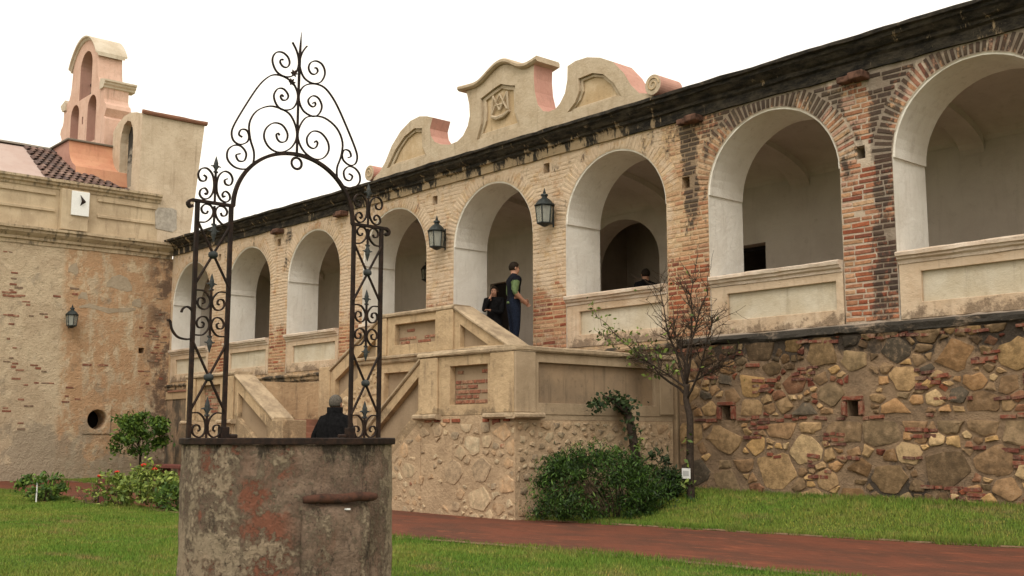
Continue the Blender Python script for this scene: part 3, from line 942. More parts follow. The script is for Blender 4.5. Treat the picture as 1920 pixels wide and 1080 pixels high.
# ------------------------------------------------------------------ pediment over the door
def pediment():
    top = [(-18.60, 9.12), (-18.35, 9.10), (-18.1, 9.10), (-17.9, 9.16), (-17.65, 9.28), (-17.42, 9.37), (-17.2, 9.38), (-17.0, 9.31), (-16.8, 9.19), (-16.6, 9.12), (-16.42, 9.11), (-16.23, 9.14)]
    out = [(-22.25, 7.5), (-22.1, 7.72), (-21.85, 7.82), (-21.62, 8.02), (-21.35, 8.38), (-21.0, 8.66), (-20.6, 8.83), (-20.25, 8.86), (-19.97, 8.80), (-19.74, 8.72),
           (-19.84, 8.48), (-19.80, 8.30), (-19.66, 8.13), (-19.42, 8.02), (-19.1, 7.95), (-18.82, 7.97), (-18.62, 8.06), (-18.46, 8.24), (-18.39, 8.46), (-18.41, 8.72), (-18.48, 8.95)] + \
          [(-18.52, 9.06)] + [(x, z - 0.05) for x, z in top[1:-1]] + \
          [(-16.29, 9.08), (-16.30, 8.8), (-16.27, 8.5), (-16.18, 8.2), (-16.02, 8.03), (-15.85, 7.98), (-15.66, 7.99), (-15.53, 8.07), (-15.38, 8.25), (-15.31, 8.51), (-15.30, 8.79),
           (-15.08, 8.84), (-14.75, 8.83), (-14.4, 8.73), (-14.05, 8.55), (-13.78, 8.26), (-13.6, 7.98), (-13.4, 7.78), (-13.1, 7.7), (-12.95, 7.5)]
    rec = [
        [(-21.55, 7.86), (-19.96, 7.86), (-20.10, 8.10), (-20.14, 8.55), (-20.45, 8.62), (-20.85, 8.50), (-21.2, 8.25)],
        [(-18.15, 7.86), (-16.72, 7.86), (-16.85, 8.2), (-16.88, 8.78), (-17.1, 8.84), (-17.35, 8.93), (-17.6, 8.88), (-18.02, 8.76), (-17.98, 8.45), (-18.0, 8.2)],
        [(-15.32, 7.84), (-13.85, 7.84), (-14.05, 8.14), (-14.32, 8.38), (-14.62, 8.48), (-15.0, 8.46), (-14.98, 8.2), (-15.1, 8.0)]]
    b = MB().plate(out, rec, 'Y', -0.10, 0.0, 0, 1, [0] * 3)
    b.build('pediment', [MAT['pediment'], MAT['pink']], bld)
    ped = bld.children[-1]
    MB().plate(out, [], 'Y', 0.001, 0.42, 0, 1).build('pediment_back', [MAT['pedpanel'], MAT['pink']], ped)
    # stepped inner panels, kept inside the recesses
    for r in rec:
        cx = sum(p[0] for p in r) / len(r); cz = sum(p[1] for p in r) / len(r)
        outer = [(cx + (x - cx) * 0.985, cz + (z - cz) * 0.985) for x, z in r]
        inn = [(cx + (x - cx) * 0.80, cz + (z - cz) * 0.80) for x, z in r]
        MB().plate(outer, [inn], 'Y', -0.045, 0.0).build('panel_moulding', MAT['pediment'], ped, bev=0.012)
    # moulded cap of the middle piece
    path = [(-18.72, 9.13)] + top[1:-1] + [(-16.14, 9.16)]
    path = catmull([(x, 0, z) for x, z in path], 4)
    prof = [(-0.15, -0.05), (-0.20, -0.015), (-0.20, 0.035), (-0.17, 0.06), (0.46, 0.06), (0.49, 0.03), (0.49, -0.05)]
    MB().sweep(path, prof, lambda p, y, z: (p.x, y, p.z + z)).build('cap_moulding', MAT['pediment'], ped)
    # end scrolls
    for x, z, sg in ((-22.22, 7.86, 1), (-13.02, 7.84, -1)):
        q = MB()
        n = 26
        disc = [(x + 0.19 * math.cos(2 * math.pi * i / n), z + 0.19 * math.sin(2 * math.pi * i / n)) for i in range(n)]
        q.plate(disc, [], 'Y', -0.15, 0.46, 0, 1)
        q.build('scroll', [MAT['pediment'], MAT['pink']], ped, bev=0.015)
        sp = [(x + sg * -1 * (0.145 - 0.012 * t * 1.0) * math.cos(t), -0.155, z + (0.145 - 0.012 * t) * math.sin(t)) for t in np.linspace(0, 9.4, 46)]
        MB().tube(sp, 0.014, 5).build('scroll_line', MAT['pedpanel'], ped)
    # raised interlaced monogram
    q = MB()
    def bar(x0, z0, x1, z1, w=0.022, y=-0.05):
        q.tube([(x0, y, z0), (x1, y, z1)], w, 5)
    c0, zb = -17.42, 8.36
    bar(c0 - 0.26, zb, c0 - 0.02, zb + 0.38); bar(c0 + 0.22, zb, c0 - 0.02, zb + 0.38)
    bar(c0 - 0.24, zb + 0.38, c0 - 0.02, zb + 0.02); bar(c0 + 0.22, zb + 0.38, c0 - 0.02, zb + 0.02)
    bar(c0 - 0.24, zb + 0.38, c0 - 0.28, zb - 0.02); bar(c0 + 0.22, zb + 0.38, c0 + 0.26, zb - 0.02)
    bar(c0 - 0.16, zb + 0.14, c0 + 0.13, zb + 0.14)
    q.tube([(c0 - 0.3, -0.04, zb - 0.06), (c0 - 0.1, -0.05, zb - 0.14), (c0 + 0.1, -0.05, zb - 0.13), (c0 + 0.28, -0.04, zb - 0.05)], [0.03, 0.05, 0.05, 0.03], 6)
    q.build('monogram', MAT['pediment'], ped)
pediment()

# ------------------------------------------------------------------ rubble generator
def clip(poly, nx, ny, d):
    out = []
    for i in range(len(poly)):
        a, b = poly[i], poly[(i + 1) % len(poly)]
        da, db = a[0] * nx + a[1] * ny - d, b[0] * nx + b[1] * ny - d
        if da <= 0: out.append(a)
        if da * db < 0:
            t = da / (da - db)
            out.append((a[0] + (b[0] - a[0]) * t, a[1] + (b[1] - a[1]) * t))
    return out

def power_cells(u0, u1, v0, v1, radii, seed, sq=1.3):
    rr = random.Random(seed)
    v0, v1 = v0 * sq, v1 * sq
    pts = []
    for r, cnt in radii:
        for _ in range(cnt):
            for _try in range(30):
                u, v = rr.uniform(u0, u1), rr.uniform(v0, v1)
                if all((u - a) ** 2 + (v - b) ** 2 > ((r + q) * 0.92) ** 2 for a, b, q in pts):
                    pts.append((u, v, r)); break
    cells = []
    for i, (u, v, r) in enumerate(pts):
        poly = [(u0, v0), (u1, v0), (u1, v1), (u0, v1)]
        for j, (a, b, q) in enumerate(pts):
            if i == j: continue
            dx, dy = a - u, b - v
            d2 = dx * dx + dy * dy
            if d2 > 2.2: continue
            L = math.sqrt(d2)
            t = (d2 + r * r - q * q) / (2 * L)
            nx, ny = dx / L, dy / L
            poly = clip(poly, nx, ny, nx * u + ny * v + t)
            if len(poly) < 3: break
        if len(poly) >= 3:
            cells.append(([(p[0], p[1] / sq) for p in poly], r))
    return cells

def area(poly):
    return 0.5 * abs(sum(poly[i][0] * poly[(i + 1) % len(poly)][1] - poly[(i + 1) % len(poly)][0] * poly[i][1] for i in range(len(poly))))

def stone_geo(poly, gap, h, rr):
    cx = sum(p[0] for p in poly) / len(poly); cy = sum(p[1] for p in poly) / len(poly)
    rad = math.sqrt(area(poly) / math.pi)
    k = max(0.5, 1 - gap / max(rad, 0.02))
    poly = list(poly)
    keep_n = rr.choice([4, 5, 5, 6])
    while len(poly) > keep_n:
        ar = [abs((poly[i][0] - poly[i - 1][0]) * (poly[(i + 1) % len(poly)][1] - poly[i - 1][1]) - (poly[(i + 1) % len(poly)][0] - poly[i - 1][0]) * (poly[i][1] - poly[i - 1][1])) for i in range(len(poly))]
        poly.pop(ar.index(min(ar)))
    P = [(cx + (x - cx) * k * 1.04, cy + (y - cy) * k * 1.04) for x, y in poly]
    Q = []
    for i in range(len(P)):
        a, b = P[i], P[(i + 1) % len(P)]
        L = math.hypot(b[0] - a[0], b[1] - a[1])
        nx_, ny_ = (b[1] - a[1]) / max(L, 1e-6), -(b[0] - a[0]) / max(L, 1e-6)
        if L < 0.02: Q.append(a); continue
        for t in ((rr.uniform(0.05, 0.2), rr.uniform(0.8, 0.95)) if L < 0.1 else (rr.uniform(0.05, 0.18), rr.uniform(0.4, 0.6), rr.uniform(0.82, 0.95))):
            o_ = rr.gauss(0, 0.05) * min(L, 2 * rad)
            Q.append((a[0] + (b[0] - a[0]) * t - nx_ * abs(o_) * 0.6 + nx_ * o_ * 0.3, a[1] + (b[1] - a[1]) * t - ny_ * abs(o_) * 0.6 + ny_ * o_ * 0.3))
    n = len(Q)
    tx, ty = rr.gauss(0, 0.35), rr.gauss(0, 0.35)
    hh = lambda x, y, f: max(0.15 * h, h * (f + tx * (x - cx) / rad + ty * (y - cy) / rad))
    V = [(x, y, -0.02) for x, y in Q]
    V += [(cx + (x - cx) * 0.95, cy + (y - cy) * 0.95, hh(x, y, 0.62) * rr.uniform(0.8, 1.1)) for x, y in Q]
    V += [(cx + (x - cx) * 0.70, cy + (y - cy) * 0.70, hh(cx + (x - cx) * .7, cy + (y - cy) * .7, 1.0) * rr.uniform(0.85, 1.15)) for x, y in Q]
    V.append((cx, cy, h * rr.uniform(0.85, 1.1)))
    F = []
    for r in (0, n):
        for i in range(n):
            q = (i + 1) % n
            F.append((r + i, r + q, r + q + n, r + i + n))
    for i in range(n):
        F.append((2 * n + i, 2 * n + (i + 1) % n, 3 * n))
    return V, F

def rubble(parent, mapf, cells, colf, gap, hmax, limit, mo, ma, seed, skip=None, name='stone', drop=0.0):
    rr = random.Random(seed)
    cells = [c for c in cells if rr.random() > drop * (1.6 if area(c[0]) < 0.015 else 0.7)]
    cells = [c for c in cells if area(c[0]) > 0.0012 and not (skip and skip(c[0]))]
    cells.sort(key=lambda c: area(c[0]), reverse=True)
    sv, sf, sc = [], [], []
    for i, (poly, r) in enumerate(cells):
        h = min(hmax, 0.28 * math.sqrt(area(poly))) * rr.uniform(0.6, 1.25)
        V, F = stone_geo(poly, gap * rr.uniform(0.6, 2.6), h, rr)
        cx = sum(p[0] for p in poly) / len(poly); cy = sum(p[1] for p in poly) / len(poly)
        col = colf(cx, cy, math.sqrt(area(poly)), rr)
        V = [mapf(*p) for p in V]
        if i < limit:
            b = MB().add(V, F)
            o = b.build(name, mo, parent, smooth=True, fix=False, angle=32)
            o.color = (*col, 1)
        else:
            n = len(sv); sv += V; sf += [tuple(q + n for q in t) for t in F]; sc += [col] * len(F)
    if sv:
        b = MB().add(sv, sf)
        o = b.build('small_stones', ma, parent, smooth=True, fix=False)
        tint_attr(o.data, sc)
        tag(o, kind='stuff')

# ------------------------------------------------------------------ stone retaining wall right of the stair
def stone_wall():
    w = empty('stone_retaining_wall', (-8, -0.06, 0.3), 'rough field stone wall with brick bits below the right arches', 'wall')
    x0, x1 = -12.62, -2.0
    zb, zt = 0.15, 3.0
    holes = [(-9.22, 1.88), (-11.59, 1.85)]
    hl = [[(x - 0.10, z - 0.115), (x + 0.10, z - 0.115), (x + 0.10, z + 0.115), (x - 0.10, z + 0.115)] for x, z in holes]
    MB().plate([(x0, -0.4), (x1, -0.4), (x1, 3.0), (x0, 3.0)], hl, 'Y', -0.06, 0.55).build('core', MAT['wall_mortar'], w)
    MB().box(x0, x1, 0.551, 0.96, -0.4, 2.94).build('core_back', MAT['wall_mortar'], w)
    mapf = lambda u, v, h: (u, -0.06 - h, v)
    BR = [(-1, 0, 0)]
    def colf(x, z, s, rr):
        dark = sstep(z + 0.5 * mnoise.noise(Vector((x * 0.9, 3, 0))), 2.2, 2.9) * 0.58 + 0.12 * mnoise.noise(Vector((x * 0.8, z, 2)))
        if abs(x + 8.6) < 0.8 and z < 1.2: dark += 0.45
        if s < 0.12 and rr.random() < 0.45: c = rr.choice([(0.24, 0.075, 0.048), (0.20, 0.065, 0.045), (0.28, 0.10, 0.06)])
        else:
            t = rr.random()
            if t < 0.40: c = rr.choice([(0.27, 0.195, 0.125), (0.23, 0.175, 0.115), (0.30, 0.20, 0.12), (0.25, 0.17, 0.105)])
            elif t < 0.74: c = rr.choice([(0.40, 0.285, 0.165), (0.35, 0.25, 0.15), (0.38, 0.24, 0.13)])
            elif t < 0.91: c = rr.choice([(0.55, 0.39, 0.21), (0.50, 0.34, 0.17), (0.52, 0.40, 0.25)])
            elif t < 0.935: c = (0.11, 0.095, 0.078)
            else: c = (0.26, 0.14, 0.09)
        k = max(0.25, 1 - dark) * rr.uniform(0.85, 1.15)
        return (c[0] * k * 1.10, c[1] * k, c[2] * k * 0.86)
    def skip(poly):
        cx = sum(p[0] for p in poly) / len(poly); cz = sum(p[1] for p in poly) / len(poly)
        if any(abs(cx - x) < 0.24 and abs(cz - z) < 0.24 for x, z in holes): return True
        return False
    R1 = [(0.42, 10), (0.32, 26), (0.21, 50), (0.12, 90), (0.065, 220)]
    cells = power_cells(x0, x1, zb, 1.70, R1, 11)
    R2 = [(0.34, 8), (0.25, 20), (0.17, 46), (0.10, 90), (0.055, 210)]
    cells += power_cells(x0, x1, 1.79, zt, R2, 12)
    vis = [c for c in cells if -12.62 < c[0][0][0] < -5.6]
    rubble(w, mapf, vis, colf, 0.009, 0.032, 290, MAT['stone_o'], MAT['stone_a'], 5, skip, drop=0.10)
    # levelling courses and stray runs of thin bricks
    def brow(xa, xb, z, p=0.75, D=0.045):
        x = xa
        while x < xb:
            L = random.uniform(0.08, 0.30)
            if random.random() < p and not any(abs(x + L / 2 - hx) < 0.12 + L / 2 and abs(z - hz) < 0.15 for hx, hz in holes):
                c = random.choice([(0.22, 0.066, 0.042), (0.17, 0.055, 0.038), (0.27, 0.09, 0.055), (0.13, 0.05, 0.038)])
                brick_obj(w, (x + L / 2, -0.06, z + random.gauss(0, 0.012)), L - 0.02, D * random.uniform(0.5, 0.9), random.uniform(0.04, 0.062), (0, random.gauss(0, 0.05), 0), c, MAT['wallbrick_o'])
            x += L
    for bx_, bz_, k_ in ((-8.05, 2.15, 4), (-7.2, 2.45, 3), (-9.9, 0.85, 4), (-11.1, 1.45, 4), (-6.7, 1.05, 3), (-10.9, 2.2, 3), (-7.6, 0.55, 3), (-9.6, 1.35, 3), (-11.9, 2.45, 3), (-6.5, 2.2, 3)):
        for j_ in range(k_): brow(bx_ - 0.16, bx_ + 0.14, bz_ + 0.075 * j_, 0.8, 0.05)
    brow(-12.6, -6.0, 1.745, 0.7)
    brow(-10.8, -8.2, 1.16, 0.6, 0.055); brow(-8.3, -6.0, 1.98, 0.45, 0.06); brow(-12.5, -10.6, 2.62, 0.55, 0.05)
    brow(-8.4, -7.9, 1.55, 0.9, 0.05); brow(-8.4, -7.9, 1.47, 0.9, 0.05); brow(-10.3, -10.0, 2.36, 0.9, 0.05); brow(-10.3, -10.0, 2.44, 0.9, 0.05); brow(-10.3, -10.0, 2.52, 0.9, 0.05)
    brow(-8.2, -7.4, 0.75, 0.8, 0.05); brow(-12.6, -6, 2.93, 0.5, 0.05); brow(-7.4, -6.4, 1.3, 0.5, 0.05)
    for hx, hz in holes:
        for dx, dz, L, H in ((0, 0.155, 0.34, 0.06), (-0.145, 0, 0.07, 0.22), (0.145, 0, 0.07, 0.22)):
            brick_obj(w, (hx + dx, -0.06, hz + dz), L, 0.06, H, (0, 0, 0), (0.22, 0.066, 0.04), MAT['wallbrick_o'])
    # sooty set-off on top
    def dark_top():
        m = M('sooty_set_off', 0.95)
        c = m.mix(m.rng(m.noise(3, 6, 0.7, vec=m.scaled(1, 1, 2)), 0.5, 0.68), (0.055, 0.048, 0.04), (0.30, 0.23, 0.17))
        c = m.mix(m.rng(m.Z, 3.125, 3.15, 0, 0.75), c, (0.42, 0.34, 0.27))  # pale top edge paints in the light catching the ledge
        m.bump(m.noise(18, 5, 0.75), 1.0, 0.03)
        return m.col(c)
    pr = [(0.2, 3.001), (-0.075, 3.001), (-0.11, 3.03), (-0.12, 3.08), (-0.10, 3.13), (-0.04, 3.152), (-0.003, 3.156), (-0.003, 3.1), (0.2, 3.1)]
    MB().sweep(list(np.arange(x0, x1, 0.12)), pr, lambda x, y, z: (x, y, z), jit=0.035).build('set_off', dark_top(), w)
stone_wall()

# ------------------------------------------------------------------ plastered terrace wall left of it
def terrace_wall():
    w = empty('terrace_wall', (-28, 0, 0.2), 'damp stained terrace wall with a ledge below the left arches', 'wall')
    MB().box(-33.595, -24.0, -0.03, 0.9, -0.3, 2.9).build('wall', MAT['terrdark'], w)
    MB().box(-23.99, -12.7, -0.03, 0.9, -0.3, 2.9).build('plastered_wall', MAT['terrace'], w)
    pr = [(0.05, 2.9), (-0.06, 2.9), (-0.075, 2.93), (-0.075, 3.0), (-0.12, 3.02), (-0.13, 3.06), (-0.09, 3.09), (-0.003, 3.10), (0.05, 3.10)]
    m = M('dirty_ledge', 0.95)
    c = m.mix(m.rng(m.noise(2.6, 6, 0.7), 0.42, 0.6), (0.07, 0.058, 0.045), (0.40, 0.28, 0.17))
    m.bump(m.noise(18, 5, 0.75), 0.8, 0.03)
    MB().sweep(list(np.arange(-33.59, -12.64, 0.16)), pr, lambda x, y, z: (x, y, z), jit=0.02).build('ledge', m.col(c), w)
    MB().box(-33.59, -12.64, -0.065, -0.031, 2.62, 2.86).build('band', MAT['terrace'], w, bev=0.01)
    MB().box(-33.4, -30.6, -0.10, -0.066, 2.84, 2.90).build('brick_coping', MAT['step'], w, bev=0.01)
terrace_wall()

# ------------------------------------------------------------------ double staircase
st = empty('double_staircase', (-18.4, -1.9, 0.2), 'cream plastered double staircase with panelled parapets and rubble base', 'staircase')
YF, YM = -3.78, -1.90
LAND, PLAT = 1.85, 3.10

def rail_coping(name, pts, width, y0, over=0.05, h=0.085, parent=None):
    """rounded coping along X,Z points; spans y0-over .. y0+width+over"""
    a, b = y0 - over, y0 + width + over
    pr = [(a + 0.02, 0.0), (a, 0.02), (a, h - 0.03), (a + 0.03, h), (b - 0.03, h), (b, h - 0.03), (b, 0.02), (b - 0.02, 0.0)]
    P = []
    for i in range(len(pts) - 1):
        k = max(2, int(abs(pts[i + 1][0] - pts[i][0]) / 0.15))
        for j in range(k):
            t = j / k
            P.append((pts[i][0] + (pts[i + 1][0] - pts[i][0]) * t, pts[i][1] + (pts[i + 1][1] - pts[i][1]) * t))
    P.append(pts[-1])
    return MB().sweep(P, pr, lambda p, y, z: (p[0], y, p[1] + z), jit=0.010).build(name, MAT['coping'], parent or st)

def framed(name, outer, hole, axis, w0, w1, depth, recmat, parent=None, face=None):
    """parapet wall whose face has a recessed panel; w0 is the outer face"""
    s = 1 if w1 > w0 else -1
    o = MB().plate(outer, [hole] if hole else [], axis, w0, w0 + s * depth)  .build(name, face or MAT['stair'], parent or st, bev=0.008)
    MB().plate(outer, [], axis, w0 + s * (depth + 0.001), w1).build('panel', recmat, o)
    return o

def rect(a, b, c, d):
    return [(a, c), (b, c), (b, d), (a, d)]

def landing(x0, x1, inner_right, posts, panel):
    """x0..x1; parapets on front; posts list of (xa,xb)"""
    fr = framed('front_parapet', rect(x0, x1, 1.80, 2.765), rect(panel[0], panel[1], 1.97, 2.60), 'Y', YF, YF + 0.34, 0.12, MAT['recess'])
    for i, (a, b) in enumerate(posts):
        MB().box(a, b, YF - 0.045, YF - 0.001, 1.83, 2.762).build('post', MAT['stair'], st, bev=0.012)
        pr = [(YF + 0.1, 1.735), (YF - 0.09, 1.735), (YF - 0.13, 1.76), (YF - 0.13, 1.80), (YF - 0.10, 1.826), (YF + 0.1, 1.83)]
        MB().sweep(list(np.linspace(a - 0.09, b + 0.07, 8)), pr, lambda x, y, z: (x, y, z), jit=0.008).build('post_base', MAT['coping'], st)
    rail_coping('coping', [(x0 - 0.06, 2.768), (x1 + 0.05, 2.768)], 0.34, YF, 0.06)
    return fr

# right landing with its blank side wall
XR = -12.70
landing(-15.1, XR, True, [(-15.1, -14.62), (-13.26, XR - 0.002)], (-14.33, -13.37))
MB().box(-15.09, XR - 0.02, YF + 0.02, -0.14, 0.0, LAND).build('landing', MAT['step'], st)
MAT['stairdamp'] = plaster('damp_stair_plaster', (0.42, 0.32, 0.215), (0.32, 0.24, 0.155), (0.12, 0.09, 0.065), 0.6, 0.75, sc=1.3, bump=0.5)  # darker side copy of the stair plaster; dirt and shade both painted in
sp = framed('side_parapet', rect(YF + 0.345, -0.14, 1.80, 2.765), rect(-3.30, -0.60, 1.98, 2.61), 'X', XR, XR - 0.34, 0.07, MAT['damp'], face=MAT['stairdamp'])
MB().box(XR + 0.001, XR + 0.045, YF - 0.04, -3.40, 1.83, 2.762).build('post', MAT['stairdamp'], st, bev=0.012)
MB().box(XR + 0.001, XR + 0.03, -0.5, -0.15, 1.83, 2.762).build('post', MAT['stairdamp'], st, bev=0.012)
pr = [(XR - 0.34 - 0.05, 2.768), (XR - 0.39, 2.84), (XR - 0.36, 2.855), (XR + 0.03, 2.855), (XR + 0.06, 2.84), (XR + 0.06, 2.79), (XR + 0.04, 2.768)]
MB().sweep(list(np.linspace(YF - 0.05, -0.12, 26)), pr, lambda y, x, z: (x, y, z + 0.001), jit=0.008).build('coping', MAT['coping'], st)
pr = [(XR - 0.1, 1.735), (XR + 0.09, 1.735), (XR + 0.13, 1.76), (XR + 0.13, 1.80), (XR + 0.10, 1.826), (XR - 0.1, 1.83)]
MB().sweep(list(np.linspace(YF - 0.12, -3.28, 8)), pr, lambda y, x, z: (x, y, z + 0.001), jit=0.006).build('post_base', MAT['coping'], st)
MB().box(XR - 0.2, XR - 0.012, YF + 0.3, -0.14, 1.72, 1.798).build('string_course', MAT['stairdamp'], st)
# left landing
landing(-24.04, -21.76, False, [(-24.038, -23.6), (-22.25, -21.762)], (-23.4, -22.45))
MB().box(-24.02, -21.77, YF + 0.02, -0.14, 0.0, LAND).build('landing', MAT['step'], st)
framed('side_parapet', rect(YF + 0.345, -0.14, 1.80, 2.765), None, 'X', -24.04, -23.70, 0.07, MAT['stair'])

# lower flights (front) - sloping parapets with recessed strings
def slope_parapet(name, xa, za, xb, zb, y0, th, base_z, hole, cop_w, top_dz=0.0):
    outer = [(xa, base_z), (xb, base_z), (xb, zb - 0.07), (xa, za - 0.07)]
    if xa > xb: outer = [outer[1], outer[0], outer[3], outer[2]]
    o = MB().plate(outer, [hole] if hole else [], 'Y', y0, y0 + 0.11).build(name, MAT['stair'], st, bev=0.006)
    MB().plate(outer, [], 'Y', y0 + 0.111, y0 + th).build('panel', MAT['recess'], o)
    rail_coping('coping', [(xa, za - 0.068), (xb, zb - 0.068)], cop_w, y0 + (th - cop_w) / 2 + 0.0, 0.045)
    return o
slope_parapet('flight_parapet', -15.102, 2.80, -16.95, 1.48, YF + 0.004, 0.34, 0.1,
              [(-15.20, 2.46), (-16.60, 1.47), (-16.60, 0.92), (-15.20, 1.90)][::-1], 0.34)
slope_parapet('flight_parapet', -21.758, 2.80, -20.02, 1.83, YF + 0.004, 0.40, 0.1,
              [(-21.62, 2.40), (-21.62, 1.86), (-20.36, 1.14), (-20.36, 1.68)], 0.40)
MB().box(-20.06, -19.62, YF - 0.05, YF + 0.5, 0.1, 1.80).build('newel', MAT['stair'], st, bev=0.02)
MB().box(-17.32, -16.92, YF - 0.05, YF + 0.45, 0.1, 1.44).build('newel', MAT['stair'], st, bev=0.02)
# steps
n = 6
for i in range(n):
    z1 = 0.80 + (LAND - 0.80) * (i + 1) / (n + 1)
    xa = -16.95 + (1.84) * i / n
    MB().box(xa, -15.095, YF + 0.36, YM - 0.01, 0.1 + 0.002 * i, z1).build('step', MAT['step'], st, bev=0.012)
    xa = -19.9 - (1.84) * i / n
    MB().box(-21.765, xa, YF + 0.42, YM - 0.01, 0.1 + 0.002 * i, z1).build('step', MAT['step'], st, bev=0.012)
MB().box(-19.88, -16.97, YF + 0.1, YM - 0.01, 0.1, 0.80).build('step', MAT['step'], st, bev=0.012)
for i in range(3):
    MB().box(-19.60, -17.33, YF + 0.1 - 0.3 * (3 - i), YF + 0.098, 0.05 + 0.002 * i, 0.2 + 0.15 * (i + 1)).build('step', MAT['step'], st, bev=0.012)

# upper platform and flights (against the arcade)
MB().box(-19.06, -16.60, YM + 0.305, -0.14, 0.1, PLAT).build('platform', MAT['step'], st)
low = MB().plate(rect(-19.9, -15.0, 0.1, 2.955), [rect(-18.93, -16.75, 2.0, 2.76)], 'Y', YM, YM + 0.12).build('platform_wall', MAT['stair'], st)
MB().plate(rect(-19.06, -16.60, 0.1, 2.955), [], 'Y', YM + 0.121, YM + 0.3).build('panel', MAT['recess'], low)
pr = [(YM + 0.2, 2.957), (YM - 0.04, 2.957), (YM - 0.06, 2.985), (YM - 0.06, 3.03), (YM - 0.10, 3.05), (YM - 0.105, 3.09), (YM - 0.08, 3.108), (YM + 0.2, 3.11)]
MB().sweep(list(np.linspace(-19.82, -15.0, 30)), pr, lambda x, y, z: (x, y, z), jit=0.012).build('ledge', MAT['coping'], st)
framed('front_parapet', rect(-19.06, -16.60, 3.112, 3.89), rect(-18.57, -17.21, 3.31, 3.735), 'Y', YM, YM + 0.34, 0.12, MAT['recess'])
for a, b in ((-19.058, -18.82), (-17.14, -16.602)):
    MB().box(a, b, YM - 0.04, YM - 0.001, 3.113, 3.888).build('post', MAT['stair'], st, bev=0.01)
rail_coping('coping', [(-19.10, 3.892), (-16.56, 3.892)], 0.34, YM, 0.055)
MB().box(-20.971, -19.902, YM + 0.012, YM + 0.3, 0.1, 1.858).build('base_wall', MAT['rubble_mortar'], st)
slope_parapet('flight_parapet', -16.598, 3.95, -14.20, 2.70, YM + 0.004, 0.42, 1.86,
              [(-16.43, 3.58), (-16.43, 3.14), (-15.60, 3.14)], 0.44)
slope_parapet('flight_parapet', -19.062, 3.95, -20.97, 2.955, YM + 0.004, 0.34, 1.86,
              [(-20.80, 2.68), (-20.80, 2.24), (-19.25, 3.06), (-19.25, 3.50)], 0.34)
MB().box(-21.42, -20.972, YM - 0.03, YM + 0.4, 0.1, 2.99).build('newel', MAT['stair'], st, bev=0.015)
for i in range(7):
    z1 = LAND + (PLAT - LAND) * (i + 1) / 8
    xa = -14.25 - 2.33 * i / 7
    MB().box(-16.595, xa, YM + 0.43, -0.14, LAND - 0.3 + 0.002 * i, z1).build('step', MAT['step'], st, bev=0.01)
    xa = -20.95 + 1.88 * i / 7
    MB().box(xa, -19.065, YM + 0.35, -0.14, LAND - 0.3 + 0.002 * i, z1).build('step', MAT['step'], st, bev=0.01)

# rubble faces of the stair base
MB().box(-15.1, XR - 0.012, YF + 0.0, YF + 0.3, 0.0, 1.798).build('base_wall', MAT['rubble_mortar'], st)
MB().box(XR - 0.25, XR - 0.010, YF + 0.301, -0.14, 0.0, 1.715).build('base_wall', MAT['rubble_mortar'], st)
MB().box(-24.03, -21.77, YF + 0.0, YF + 0.3, 0.0, 1.798).build('base_wall', MAT['rubble_mortar'], st)
tri = [(-16.9, 0.0), (-15.101, 0.0), (-15.101, 1.74), (-16.9, 0.46)]
MB().plate(tri, [], 'Y', YF - 0.008, YF + 0.003).build('base_wall', MAT['rubble_mortar'], st)

